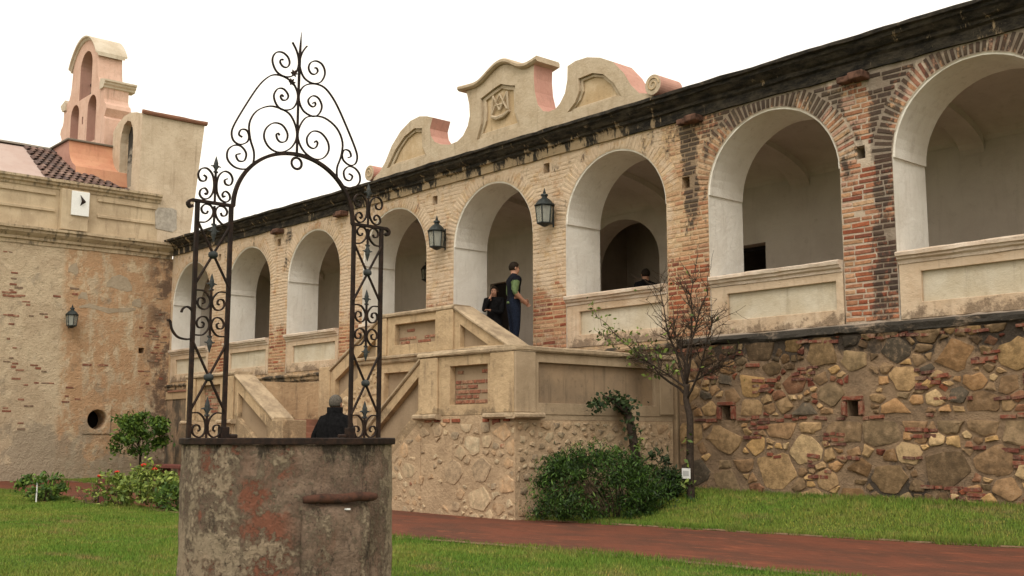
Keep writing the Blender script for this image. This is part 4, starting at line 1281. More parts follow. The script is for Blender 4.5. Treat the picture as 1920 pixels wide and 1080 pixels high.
def stair_rubble():
    def colf(x, z, s, rr):
        if s < 0.10 and rr.random() < 0.5: c = rr.choice([(0.30, 0.11, 0.065), (0.24, 0.09, 0.06), (0.34, 0.15, 0.09)])
        else: c = rr.choice([(0.52, 0.41, 0.27), (0.62, 0.50, 0.33), (0.42, 0.31, 0.20), (0.46, 0.34, 0.22), (0.54, 0.36, 0.21), (0.57, 0.44, 0.28), (0.36, 0.28, 0.19)])
        k = rr.uniform(0.85, 1.12)
        return tuple(q * k for q in c)
    R1 = [(0.30, 6), (0.22, 12), (0.14, 26), (0.085, 50), (0.05, 90)]
    cells = power_cells(-16.85, XR - 0.01, 0.15, 1.70, R1, 21)
    inside = lambda p: not any(x < -15.1 and z > 0.50 + (x + 16.9) * 0.708 for x, z in p)
    cells = [c for c in cells if inside(c[0])]
    rubble(st, lambda u, v, h: (u, YF - 0.008 - h, v), cells, colf, 0.022, 0.012, 110, MAT['rub_o'], MAT['rub_a'], 9, drop=0.2)
    def colg(x, z, s, rr):
        c = colf(x, z, s, rr)
        return tuple(q * 0.75 for q in c)  # same stones dimmed for the side face, matching its painted shade
    cells = power_cells(-3.75, -0.2, 0.25, 1.70, [(0.2, 6), (0.14, 16), (0.09, 40), (0.05, 120)], 23)
    rubble(st, lambda u, v, h: (XR - 0.010 + h, u, v), cells, colg, 0.03, 0.018, 60, MAT['rub_o'], MAT['rub_a'], 10)
    cells = power_cells(-24.0, -21.8, 0.2, 1.70, [(0.2, 4), (0.14, 10), (0.09, 25), (0.05, 60)], 25)
    rubble(st, lambda u, v, h: (u, YF - 0.002 - h, v), cells, colf, 0.035, 0.02, 25, MAT['rub_o'], MAT['rub_a'], 11)
    # rubble infill below the left upper flight
    cells = [c for c in power_cells(-20.9, -19.1, 1.86, 2.9, [(0.12, 8), (0.07, 25), (0.04, 50)], 27)
             if all(z < 2.12 + (x + 20.9) * 0.5 for x, z in c[0])]
    rubble(st, lambda u, v, h: (u, YM - 0.0 - h, v), cells, colf, 0.03, 0.02, 20, MAT['rub_o'], MAT['rub_a'], 12)
    # bare bricks in the panels
    def fill(x0, x1, z0, z1, y, p):
        z = z0 + 0.05; r = 0
        while z < z1 - 0.03:
            x = x0 + (0.0 if r % 2 else -0.1)
            while x < x1 - 0.04:
                L = random.choice([0.30, 0.27, 0.16])
                a, b = max(x, x0 + 0.01), min(x + L, x1 - 0.01)
                if b - a > 0.05 and random.random() < p(z):
                    c = random.choice([(0.33, 0.13, 0.08), (0.28, 0.11, 0.07), (0.38, 0.19, 0.12), (0.30, 0.16, 0.1)])
                    brick_obj(st, ((a + b) / 2, y, z), b - a - 0.025, 0.016, 0.052, (0, 0, 0), c, MAT['redbrick_o'])
                x += L
            z += 0.08; r += 1
    fill(-14.33, -13.37, 1.97, 2.60, YF + 0.121, lambda z: 0.93 if z < 2.38 else 0.25)
    fill(-23.4, -22.45, 1.97, 2.60, YF + 0.121, lambda z: 0.8)
    fill(-18.57, -17.21, 3.31, 3.735, YM + 0.121, lambda z: 0.75 if z < 3.48 else 0.15)
    for i in range(9):
        x = -14.9 + 0.25 * i
        if random.random() < 0.75:
            brick_obj(st, (x, YF - 0.003, 1.715 + random.uniform(-0.01, 0.01)), random.uniform(0.12, 0.22), 0.02, 0.055, (0, 0, 0), random.choice(REDS), MAT['redbrick_o'])
stair_rubble()

# ------------------------------------------------------------------ church wing on the left
ch = empty('church_wing', (-36, -4, 0.2), 'weathered church wing with pink bell gable and blotched plaster wall', 'building')
CX = -33.60
def circ(cy, cz, r, n=24):
    return [(cy + r * math.cos(2 * math.pi * i / n), cz + r * math.sin(2 * math.pi * i / n)) for i in range(n)]
def church():
    hole_r = circ(-2.19, 1.98, 0.30)
    hole_s = rect(-1.0, -0.82, 4.05, 4.22)
    MB().plate(rect(-30.0, 0.95, -0.4, 7.12), [hole_r, hole_s], 'X', CX, CX - 0.7).build('wall', MAT['church'], ch)
    MB().box(CX - 1.2, CX - 0.9, -30, 0.0, -0.3, 7.1).build('wall_core', MAT['darkwood'], ch)
    MB().plate(rect(-2.62, -1.78, 1.55, 2.42), [circ(-2.19, 1.98, 0.305)], 'X', CX + 0.03, CX + 0.001).build('hole_surround', MAT['church'], ch, bev=0.01)
    # main cornice, mitred into the arcade
    prof = [(CX - 0.2, 7.08), (CX + 0.03, 7.08), (CX + 0.04, 7.18), (CX + 0.10, 7.21), (CX + 0.11, 7.28), (CX + 0.17, 7.33), (CX + 0.24, 7.40), (CX + 0.25, 7.47), (CX + 0.31, 7.49), (CX + 0.315, 7.56), (CX - 0.2, 7.62)]
    MB().sweep(list(np.arange(-30, -0.04, 0.3)) + [-0.04], prof, lambda y, x, z: (x, y, z + 0.02 + 0.006 * (-y) * 0), jit=0.014).build('cornice', MAT['ccorn'], ch)
    # attic parapet with long panels
    PX = CX - 0.02
    attic = MB().box(PX - 0.5, PX, -30.0, -0.56, 7.6, 8.86).build('attic_parapet', MAT['ctrim'], ch)
    prof = [(PX - 0.4, 8.86), (PX + 0.03, 8.86), (PX + 0.05, 8.93), (PX + 0.12, 8.97), (PX + 0.13, 9.03), (PX + 0.19, 9.06), (PX + 0.195, 9.13), (PX - 0.4, 9.17)]
    MB().sweep(list(np.arange(-30, -0.5, 0.3)) + [-0.5], prof, lambda y, x, z: (x, y, z), jit=0.012).build('attic_coping', MAT['ccorn'], ch)
    for ya, yb in ((-14, -9.2), (-8.8, -3.78), (-2.5, -0.66)):
        q = MB()
        for z in (8.70, 8.20):
            pr = [(PX + 0.0, z - 0.05), (PX + 0.05, z - 0.04), (PX + 0.055, z + 0.03), (PX + 0.0, z + 0.05)]
            q.sweep(list(np.linspace(ya, yb, 14)), pr, lambda y, x, zz: (x, y, zz), jit=0.008)
        q.build('panel_moulding', MAT['ctrim'], attic)
    MB().box(PX + 0.001, PX + 0.26, -3.66, -2.85, 7.62, 8.86).build('pedestal', MAT['ctrim'], ch, bev=0.02)
    # corner tower; its outer edge leans
    def tow():
        b = MB()
        top = [(-33.62, 11.70), (-34.1, 11.86), (-34.6, 11.96), (-35.1, 11.95), (-35.6, 11.82), (-36.0, 11.6)]
        nich = [(-35.33, 9.45), (-34.30, 9.45), (-34.28, 11.1), (-34.36, 11.4), (-34.55, 11.66), (-34.82, 11.74), (-35.08, 11.66), (-35.26, 11.4), (-35.34, 11.1)]
        outer = [(-36.0, 7.62), (-33.62, 7.62)] + top
        b.plate(outer, [nich], 'Y', -1.21, -0.95, 0)
        b.plate(outer, [], 'Y', -0.949, -0.55, 0)
        # body with a battered end
        n = len(outer)
        vs = [(x, -0.549, z) for x, z in outer] + [(x, 0.52 + 0.40 * (z - 7.62) / 4.1, z) for x, z in outer]
        fs = [tuple(range(n)), tuple(reversed(range(n, 2 * n)))] + [(i, (i + 1) % n, (i + 1) % n + n, i + n) for i in range(n)]
        b.add(vs, fs)
        return b.build('tower', MAT['ctower'], ch)
    tw = tow()
    m = M('soot_niche', 0.95)
    c = m.mix(m.rng(m.math('ADD', m.noise(2.5, 5, 0.7), m.rng(m.Z, 9.6, 11.2, -0.1, 0.18)), 0.45, 0.62), (0.30, 0.27, 0.22), (0.04, 0.036, 0.03))  # back gets darker towards the top of the niche
    MB().box(-35.28, -34.34, -0.962, -0.951, 9.46, 11.62).build('niche_back', m.col(c), tw)
    pr = [(-33.63, 11.70), (-33.54, 11.71), (-33.51, 11.76), (-33.51, 11.82), (-33.63, 11.845)]
    MB().sweep(list(np.linspace(-1.24, 0.98, 12)), pr, lambda y, x, z: (x, y, z), jit=0.015).build('tower_coping', MAT['step'], tw)
    MB().plate([(-0.62, 8.05), (-0.05, 8.0), (0.08, 8.12), (0.06, 8.72), (-0.1, 8.78), (-0.55, 8.74), (-0.66, 8.6)], [], 'X', CX + 0.0, CX - 0.03) \
        .build('cement_patch', flat('grey_cement', (0.36, 0.32, 0.27), 0.95, 0.2, 9), tw)
    # nave roof behind the attic
    b = MB()
    ys = list(np.linspace(-30, -2.2, 40))
    b.sweep(ys, [(-34.0, 8.9), (-34.0, 9.12), (-37.5, 10.98), (-37.7, 11.06), (-37.9, 10.98), (-41.5, 9.1), (-41.5, 8.9)], lambda y, x, z: (x, y, z), jit=0.02)
    roof = b.build('nave_roof', MAT['roofpink'], ch)
    b = MB().sweep(ys, [(-37.45, 11.02), (-37.6, 11.12), (-37.8, 11.12), (-37.95, 11.02)], lambda y, x, z: (x, y, z), jit=0.015)
    b.build('ridge', MAT['roof'], roof)
    # exposed barrel tiles next to the bell gable
    s = Vector((-3.5, 0, 1.86)).normalized()
    nrm = Vector((1.86, 0, 3.5)).normalized()
    me = None
    for r in range(13):
        t = 0.06 + r * 0.29
        ymin = -3.78 + 0.022 * r
        y = ymin + (0.12 if r % 2 else 0)
        while y < -2.35 + max(0, (6 - r)) * 0.18:
            L, Wd = 0.42, 0.105
            base = Vector((-34.0, y, 9.125)) + s * t
            if me is None:
                vs, fs = [], []
                for k, (sc_, lift) in enumerate(((1.0, 0.035), (0.85, 0.0))):
                    for i in range(7):
                        a = math.pi * i / 6
                        vs.append((k * L, Wd * sc_ * math.cos(a), lift + 0.06 * math.sin(a)))
                    for i in range(7):
                        a = math.pi * i / 6
                        vs.append((k * L, Wd * sc_ * 0.8 * math.cos(a), lift - 0.015 + 0.06 * math.sin(a)))
                for i in range(6):
                    fs.append((i, i + 1, i + 15, i + 14)); fs.append((i + 7, i + 21, i + 22, i + 8)); fs.append((i, i + 7, i + 8, i + 1))
                me = bpy.data.meshes.new('tile'); me.from_pydata(vs, [], fs); me.materials.append(MAT['tile'])
            o = bpy.data.objects.new('tile', me)
            o.location = base + nrm * 0.0
            rot = Matrix((s, Vector((0, 1, 0)), s.cross(Vector((0, 1, 0))))).transposed()
            if rot.col[2].z < 0:
                rot = Matrix((s, Vector((0, -1, 0)), s.cross(Vector((0, -1, 0))))).transposed()
            o.rotation_euler = rot.to_euler()
            k = random.uniform(0.7, 1.25)
            cc = random.choice([(0.16, 0.10, 0.085), (0.20, 0.125, 0.10), (0.13, 0.09, 0.08), (0.24, 0.16, 0.13)])
            o.color = (cc[0] * k, cc[1] * k, cc[2] * k, 1)
            link(o, roof)
            y += 0.225
    # flared orange base under the bell gable
    prof = [(-36.0, 11.06), (-35.98, 10.85), (-35.93, 10.65), (-35.82, 10.45), (-35.62, 10.25), (-35.3, 10.08), (-35.2, 9.6), (-41.3, 9.6), (-41.0, 10.2), (-40.9, 11.06)]
    MB().plate([(x, z) for x, z in prof], [], 'Y', -2.64, -0.45, 1, 0).build('gable_base', [MAT['orange'], MAT['pink']], ch)
    MB().box(-41.0, -35.93, -2.72, -0.4, 11.062, 11.13).build('gable_base_coping', MAT['roof'], ch, bev=0.02)
church()

def bell_gable():
    c = -38.40
    half = [(2.12, 11.131), (2.12, 12.12), (2.02, 12.2), (2.10, 12.32), (2.2, 12.45), (2.16, 12.6), (1.98, 12.72), (1.92, 12.85), (1.92, 13.28), (1.92, 13.42), (1.62, 13.46), (1.45, 13.55), (1.32, 13.75), (1.26, 14.0), (1.22, 14.3), (1.20, 14.55), (1.12, 14.78), (0.92, 15.02), (0.62, 15.25), (0.3, 15.37), (0.0, 15.41)]
    outer = [(c + x, z) for x, z in half] + [(c - x, z) for x, z in reversed(half[:-1])]
    def al(cx, hw, z0, zs, n=12):
        return [(cx - hw, z0), (cx + hw, z0)] + [(cx + hw * math.cos(math.pi * i / n), zs + hw * math.sin(math.pi * i / n)) for i in range(n + 1)]
    holes = [al(c + 0.12, 0.56, 13.30, 14.42), al(c - 0.78, 0.40, 11.55, 12.82), al(c + 0.84, 0.40, 11.55, 12.82), rect(c - 0.06, c + 0.06, 12.35, 12.62)]
    b = MB().plate(outer, holes, 'Y', -1.40, -0.55, 0, 0, [1, 1, 1, 1])
    g = b.build('bell_gable', [MAT['gable'], MAT['gablein']], ch, bev=0.012)
    # arched cap moulding
    top = [(-1.3, 14.62), (-1.16, 14.83), (-0.95, 15.06), (-0.64, 15.30), (-0.32, 15.43), (0, 15.47), (0.32, 15.43), (0.64, 15.30), (0.95, 15.06), (1.16, 14.83), (1.3, 14.62)]
    path = catmull([(c + x, 0, z) for x, z in top], 3)
    prof = [(-1.43, -0.09), (-1.46, -0.05), (-1.46, -0.02), (-1.53, 0.0), (-1.54, 0.05), (-0.41, 0.05), (-0.42, 0.0), (-0.49, -0.02), (-0.49, -0.05), (-0.52, -0.09)]
    MB().sweep(path, prof, lambda p, y, z: (p.x, y, p.z + z)).build('cap_moulding', MAT['gabletrim'], g)
    # shoulder mouldings wrapping the sides
    for sg in (-1, 1):
        q = MB()
        x0 = c + sg * 1.925
        pr = [(0.0, 13.22), (0.05, 13.24), (0.06, 13.29), (0.13, 13.34), (0.14, 13.40), (0.2, 13.42), (0.2, 13.48), (-0.25, 13.60), (-0.30, 13.5), (-0.30, 13.22)]
        q.sweep([-1.46, -0.35], pr, lambda y, a, z: (x0 + sg * a, y, z)).build('shoulder_moulding', MAT['gabletrim'], g)
    # bell with its yoke in the upper arch
    q = MB().lathe([(0.02, 0.50), (0.10, 0.47), (0.15, 0.36), (0.18, 0.2), (0.25, 0.04), (0.26, 0.0), (0.22, 0.0)], (c + 0.12, -0.98, 13.42), 18)
    bell = q.build('bell', MAT['bell'], g, smooth=True)
    MB().box(c - 0.44, c + 0.68, -1.03, -0.93, 13.92, 14.0).build('yoke', MAT['darkwood'], bell)
bell_gable()

def cement_repairs():
    m = plaster('grey_repair_mortar', (0.40, 0.325, 0.235), (0.34, 0.27, 0.19), (0.22, 0.17, 0.12), 0.5, 0.4, sc=2, bump=0.9)
    g = random.Random(77)
    def blob(path, w):
        up, dn = [], []
        for i, (y, z) in enumerate(path):
            k = w * (0.7 + 0.5 * g.random()) * (0.35 if i in (0, len(path) - 1) else 1)
            up.append((y, z + k)); dn.append((y, z - k))
        MB().plate(dn + up[::-1], [], 'X', CX + 0.006, CX - 0.01).build('cement_repair', m, ch)
    blob([(-2.9, 5.35), (-2.6, 5.42), (-2.3, 5.36), (-2.0, 5.30), (-1.7, 5.34), (-1.4, 5.38), (-1.15, 5.42)], 0.075)
    blob([(-1.28, 5.58), (-1.18, 5.62), (-1.02, 5.62), (-0.98, 5.56)], 0.15)
    blob([(-3.28, 6.45), (-3.2, 6.5), (-3.05, 6.5), (-2.98, 6.42)], 0.16)
    blob([(-2.95, 5.62), (-2.85, 5.72), (-2.7, 5.7), (-2.66, 5.6)], 0.1)
    blob([(-2.1, 6.1), (-1.95, 6.2), (-1.7, 6.22), (-1.45, 6.15), (-1.3, 6.05)], 0.22)
cement_repairs()

def church_bricks():
    rr = random.Random(31)
    k = 0
    spots = []
    def run(y, z, n):
        for i in range(n):
            L = rr.uniform(0.12, 0.26)
            spots.append((y, z + rr.uniform(-0.008, 0.008), L)); y += L + 0.02
    # rough lacing courses and scattered patches
    for z, a, b, p in ((5.62, -5.0, -3.3, .5), (5.52, -5.2, -4.3, .5), (3.62, -5.2, -2.0, .38), (3.56, -5.2, -3.6, .35), (4.95, -5.3, -4.6, .6), (4.2, -5.3, -4.5, .6), (2.35, -5.0, -3.9, .3), (3.5, -1.2, -0.1, .5), (3.1, -0.9, -0.1, .3)):
        y = a
        while y < b:
            if rr.random() < p: run(y, z, rr.randint(1, 3))
            y += rr.uniform(0.3, 0.6)
    for cy, cz, s, n in ((-4.85, 5.95, .35, 16), (-4.6, 5.3, .3, 9), (-4.0, 5.15, .12, 9), (-4.9, 4.7, .3, 8), (-4.6, 3.3, .3, 8), (-3.9, 3.2, .18, 8), (-3.05, 2.75, .15, 8), (-0.45, 4.6, .22, 16), (-0.35, 4.0, .2, 14), (-3.2, 5.9, .15, 7),
                        (-0.3, 5.3, .18, 8), (-0.6, 3.2, .3, 8), (-4.5, 1.6, .4, 6), (-7, 4.5, 1.0, 20)):
        for _ in range(n):
            spots.append((rr.gauss(cy, s), cz + round(rr.gauss(0, s) / 0.085) * 0.085, rr.uniform(0.08, 0.22)))
    for y, z, L in spots:
        if rr.random() < 0.32: continue
        if y > -0.05 - L / 2 or z > 6.9 or z < 0.5: continue
        if (y + 2.19) ** 2 + (z - 1.98) ** 2 < 0.4 or (abs(y + 0.91) < 0.25 and abs(z - 4.13) < 0.2): continue
        c = rr.choice([(0.27, 0.10, 0.062), (0.24, 0.10, 0.065), (0.34, 0.17, 0.11), (0.26, 0.18, 0.125)])
        brick_obj(ch, (CX, y, z), L * 1.15, rr.uniform(0.006, 0.014), rr.uniform(0.035, 0.068), (0, 0, R(90)), c, MAT['redbrick_o'])
church_bricks()

def sundial():
    t = empty('sundial', (CX + 0.24, -3.12, 8.08), 'white sundial block with black gnomon on the church parapet', 'sundial')
    MB().box(CX + 0.245, CX + 0.30, -3.39, -2.86, 8.08, 8.82).build('dial', MAT['paper'], t, bev=0.01)
    q = MB()
    vs = [(CX + 0.301, -3.14, 8.72), (CX + 0.301, -2.96, 8.52), (CX + 0.301, -3.14, 8.38), (CX + 0.40, -3.10, 8.52), (CX + 0.301, -3.10, 8.53)]
    q.add(vs, [(0, 1, 3), (1, 2, 3), (2, 4, 3), (4, 0, 3), (0, 4, 1), (1, 4, 2)])
    q.build('gnomon', MAT['iron'], t)
sundial()

# ------------------------------------------------------------------ lanterns
def lantern(loc, out, label, s=1.0, arm=True):
    """loc: centre of the cage bottom; out: unit vector away from the wall"""
    t = empty('wall_lantern', loc, label, 'lantern', 'iron wall lanterns')
    x, y, z = loc
    n = 6
    def ring(r, h, ph=0.0):
        return [(x + s * r * math.cos(2 * math.pi * (k + ph) / n), y + s * r * math.sin(2 * math.pi * (k + ph) / n), z + s * h) for k in range(n)]
    fr = MB()
    lo, hi = ring(0.15, 0.0), ring(0.19, 0.36)
    for k in range(n):
        fr.tube([lo[k], hi[k]], 0.014 * s, 5)
        fr.tube([lo[k], lo[(k + 1) % n]], 0.016 * s, 5)
        fr.tube([hi[k], hi[(k + 1) % n]], 0.022 * s, 5)
    fr.lathe([(0.02, -0.07), (0.05, -0.06), (0.145 * 1, -0.005), (0.145, 0.005)], (x, y, z), 12)
    fr.build('frame', MAT['lampiron'], t)
    for k in range(n):
        a, b, c, d = lo[k], lo[(k + 1) % n], hi[(k + 1) % n], hi[k]
        cx = Vector((x, y, 0))
        vs = []
        for p in (a, b, c, d):
            vs.append(p)
        for p in (a, b, c, d):
            v = Vector(p); w = Vector((x, y, v.z)); vs.append(tuple(w + (v - w) * 0.965))
        MB().add(vs, [(0, 1, 2, 3), (7, 6, 5, 4), (0, 4, 5, 1), (1, 5, 6, 2), (2, 6, 7, 3), (3, 7, 4, 0)]).build('pane', MAT['glass'], t)
    MB().lathe([(0.215 * s, 0.36 * s), (0.215 * s, 0.375 * s), (0.19 * s, 0.385 * s), (0.165 * s, 0.43 * s), (0.11 * s, 0.49 * s), (0.06 * s, 0.52 * s), (0.055 * s, 0.56 * s), (0.08 * s, 0.565 * s), (0.07 * s, 0.60 * s), (0.03 * s, 0.615 * s)], (x, y, z), 12) \
        .build('hood', MAT['lampiron'], t, smooth=True, angle=35)
    MB().lathe([(0.02 * s, 0.61 * s), (0.035 * s, 0.64 * s), (0.02 * s, 0.665 * s), (0.012 * s, 0.70 * s), (0.004 * s, 0.73 * s)], (x, y, z), 8).build('finial', MAT['lampiron'], t, smooth=True)
    o = Vector(out)
    w0 = Vector((x, y, z)) - o * (0.245)
    MB().tube([w0 + Vector((0, 0, 0.36 * s)), w0 + o * 0.08 + Vector((0, 0, 0.37 * s))], 0.018 * s, 6).tube([w0 + Vector((0, 0, 0.02)), w0 + o * 0.10 + Vector((0, 0, 0.0))], 0.014 * s, 6) \
        .tube([w0 + Vector((0, 0, -0.05)), w0 + Vector((0, 0, 0.45 * s))], 0.02 * s, 6).build('bracket', MAT['lampiron'], t)
    MB().lathe([(0.02 * s, 0.02 * s), (0.02 * s, 0.15 * s), (0.032 * s, 0.2 * s), (0.03 * s, 0.25 * s), (0.01 * s, 0.29 * s)], (x, y, z), 8).build('bulb', MAT['paper'], t, smooth=True)
    return t
lantern((-15.83, -0.25, 5.66), (0, -1, 0), 'black hexagonal lantern right of the door arch', 0.98)
lantern((-19.35, -0.25, 5.64), (0, -1, 0), 'black hexagonal lantern left of the door arch', 0.98)
lantern((CX + 0.26, -3.19, 4.74), (1, 0, 0), 'grey-green lantern alone on the church wall', 0.90)
lantern((-24.36, 3.24, 5.77), (0, -1, 0), 'dark lantern inside the gallery, half hidden by a pier', 0.80)

# ------------------------------------------------------------------ well with wrought iron arch
WXc, WYc = -6.97, -10.975
well = empty('well', (WXc, WYc, 0.2), 'round stone well with peeling plaster under a wrought iron arch', 'well')
def build_well():
    RZ = 1.40
    n, m_ = 240, 48
    vs = []
    for j in range(m_ + 1):
        z = 0.1 + (RZ - 0.1) * j / m_
        for i in range(n):
            a = 2 * math.pi * i / n
            # shallow patched field on the side facing the stair
            r = 0.724 + 0.006 * (1 - j / m_)
            p = Vector((math.cos(a) * 2.2, math.sin(a) * 2.2, z * 2.2))
            r += 0.010 * mnoise.noise(p) + 0.006 * mnoise.noise(p * 3.1) + 0.003 * mnoise.noise(p * 9)
            rel = (a + math.pi) % (2 * math.pi) - math.pi
            vs.append((WXc + r * math.cos(a), WYc + r * math.sin(a), z))
    fs = [(j * n + i, j * n + (i + 1) % n, (j + 1) * n + (i + 1) % n, (j + 1) * n + i) for j in range(m_) for i in range(n)]
    # inner shaft
    b0 = len(vs)
    for z in (RZ, 0.2):
        for i in range(n):
            a = 2 * math.pi * i / n
            vs.append((WXc + 0.52 * math.cos(a), WYc + 0.52 * math.sin(a), z))
    for i in range(n):
        q = (i + 1) % n
        fs.append((m_ * n + i, m_ * n + q, b0 + q, b0 + i))
        fs.append((b0 + i, b0 + q, b0 + n + q, b0 + n + i))
    MB().add(vs, fs).build('well_shaft', MAT['well'], well, smooth=True, fix=False, angle=50)
    # flat iron-edged rim
    ring = []
    prof = [(0.53, 1.402), (0.742, 1.402), (0.745, 1.408), (0.745, 1.44), (0.740, 1.446), (0.53, 1.446)]
    vs, fs = [], []
    for r, z in prof:
        for i in range(n):
            a = 2 * math.pi * i / n
            vs.append((WXc + r * math.cos(a), WYc + r * math.sin(a), z + 0.003 * mnoise.noise(Vector((a * 3, r, z * 9)))))
    k = len(prof)
    for j in range(k):
        for i in range(n):
            q = (i + 1) % n; jj = (j + 1) % k
            fs.append((j * n + i, j * n + q, jj * n + q, jj * n + i))
    MB().add(vs, fs).build('rim', MAT['iron'], well)
    # worn projecting block below the ledge
    A0, A1, nb, mb = -0.41, 0.27, 34, 26
    gv, gf = [], []
    for j in range(mb + 1):
        z = 0.1 + 0.935 * j / mb
        for i in range(nb + 1):
            t = A0 + (A1 - A0) * i / nb
            e = min(i, nb - i) / nb * (A1 - A0) * 0.75
            edge_ = min(1, e / 0.035) ** 0.5 * min(1, (mb - j) / 2 + 0.25)
            p = Vector((t * 4, z * 3, 7))
            r = 0.715 + (0.070 + 0.012 * mnoise.noise(p) + 0.008 * mnoise.noise(p * 3)) * edge_
            tt = t + (0.012 * mnoise.noise(Vector((z * 6, i, 0))) if i in (0, nb) else 0)
            gv.append((WXc + r * math.cos(tt), WYc + r * math.sin(tt), z))
    for j in range(mb):
        for i in range(nb):
            gf.append((j * (nb + 1) + i, j * (nb + 1) + i + 1, (j + 1) * (nb + 1) + i + 1, (j + 1) * (nb + 1) + i))
    blk = MB().add(gv, gf).build('worn_block', MAT['well'], well, smooth=True, fix=False, angle=55)
    blk.modifiers.new('thick', 'SOLIDIFY').thickness = 0.03
    # rusty bar let into the plaster
    pts = []
    for t in np.linspace(-0.40, 0.30, 16):
        rr_ = 0.778 + 0.006 * math.sin(t * 9)
        pts.append((WXc + rr_ * math.cos(t), WYc + rr_ * math.sin(t), 1.062 + 0.012 * t + 0.008 * mnoise.noise(Vector((t * 6, 0, 0)))))
    rads = [0.022 + 0.010 * min(1, min(i, 15 - i) / 2) + 0.004 * mnoise.noise(Vector((i * 1.3, 5, 0))) for i in range(16)]
    MB().tube(pts, rads, 10).build('ledge_bar', MAT['rust'], well, smooth=True)
    # little white chip
    MB().box(WXc + 0.775, WXc + 0.80, WYc - 0.03, WYc + 0.0, 0.985, 0.995).build('lime_chip', MAT['paper'], well)
build_well()

def PL(dy, dz, dx=0.0):
    return (WXc + dx, WYc + dy, 1.446 + dz)

def strap(curve, w=0.011, t=0.008, k=5, taper=True):
    """flat wrought strap following a curve in the arch plane"""
    P = catmull([(0, y, z) for y, z in curve], k)
    vs, fs = [], []
    n = len(P)
    for i, p in enumerate(P):
        d = P[min(i + 1, n - 1)] - P[max(i - 1, 0)]
        d = d.normalized() if d.length > 1e-9 else Vector((0, 0, 1))
        nn = Vector((0, -d.z, d.y))
        for sx, sn in ((-1, -1), (1, -1), (1, 1), (-1, 1)):
            q = p + nn * (sn * t)
            vs.append(PL(q.y, q.z, sx * w))
    for i in range(n - 1):
        for j in range(4):
            q = (j + 1) % 4
            fs.append((i * 4 + j, i * 4 + q, (i + 1) * 4 + q, (i + 1) * 4 + j))
    fs.append((3, 2, 1, 0)); fs.append(tuple((n - 1) * 4 + j for j in range(4)))
    return vs, fs

C1 = [(0.062, 2.89), (0.027, 2.838), (0.006, 2.773), (0.009, 2.707), (0.044, 2.642), (0.112, 2.615), (0.18, 2.635), (0.216, 2.69), (0.218, 2.74), (0.19, 2.782), (0.14, 2.793), (0.095, 2.768), (0.080, 2.725), (0.10, 2.690), (0.134, 2.688), (0.158, 2.715), (0.150, 2.738), (0.132, 2.738)]
C2 = [(0.122, 2.462), (0.140, 2.474), (0.146, 2.455), (0.128, 2.436), (0.096, 2.446), (0.084, 2.482), (0.122, 2.52), (0.170, 2.512), (0.200, 2.462), (0.190, 2.412), (0.158, 2.374), (0.112, 2.364), (0.046, 2.389), (0.010, 2.448), (0.008, 2.515), (0.046, 2.579), (0.118, 2.612), (0.20, 2.611), (0.265, 2.57), (0.335, 2.485), (0.425, 2.332), (0.50, 2.19), (0.522, 2.12), (0.505, 2.065), (0.455, 2.046), (0.400, 2.075), (0.388, 2.12), (0.408, 2.158), (0.450, 2.155), (0.466, 2.118), (0.440, 2.102)]
C3 = [(0.145, 2.168), (0.158, 2.182), (0.172, 2.168), (0.160, 2.135), (0.130, 2.120), (0.090, 2.140), (0.082, 2.195), (0.128, 2.250), (0.20, 2.250), (0.258, 2.195), (0.268, 2.125), (0.222, 2.062), (0.145, 2.043), (0.058, 2.085), (0.008, 2.165), (0.012, 2.25), (0.06, 2.335), (0.13, 2.366), (0.23, 2.370), (0.335, 2.312), (0.388, 2.212), (0.377, 2.10), (0.345, 2.008), (0.353, 1.92), (0.41, 1.876), (0.49, 1.878), (0.546, 1.925), (0.545, 1.99), (0.50, 2.032), (0.445, 2.034), (0.405, 1.99), (0.418, 1.936), (0.462, 1.928), (0.482, 1.965), (0.450, 1.98)]
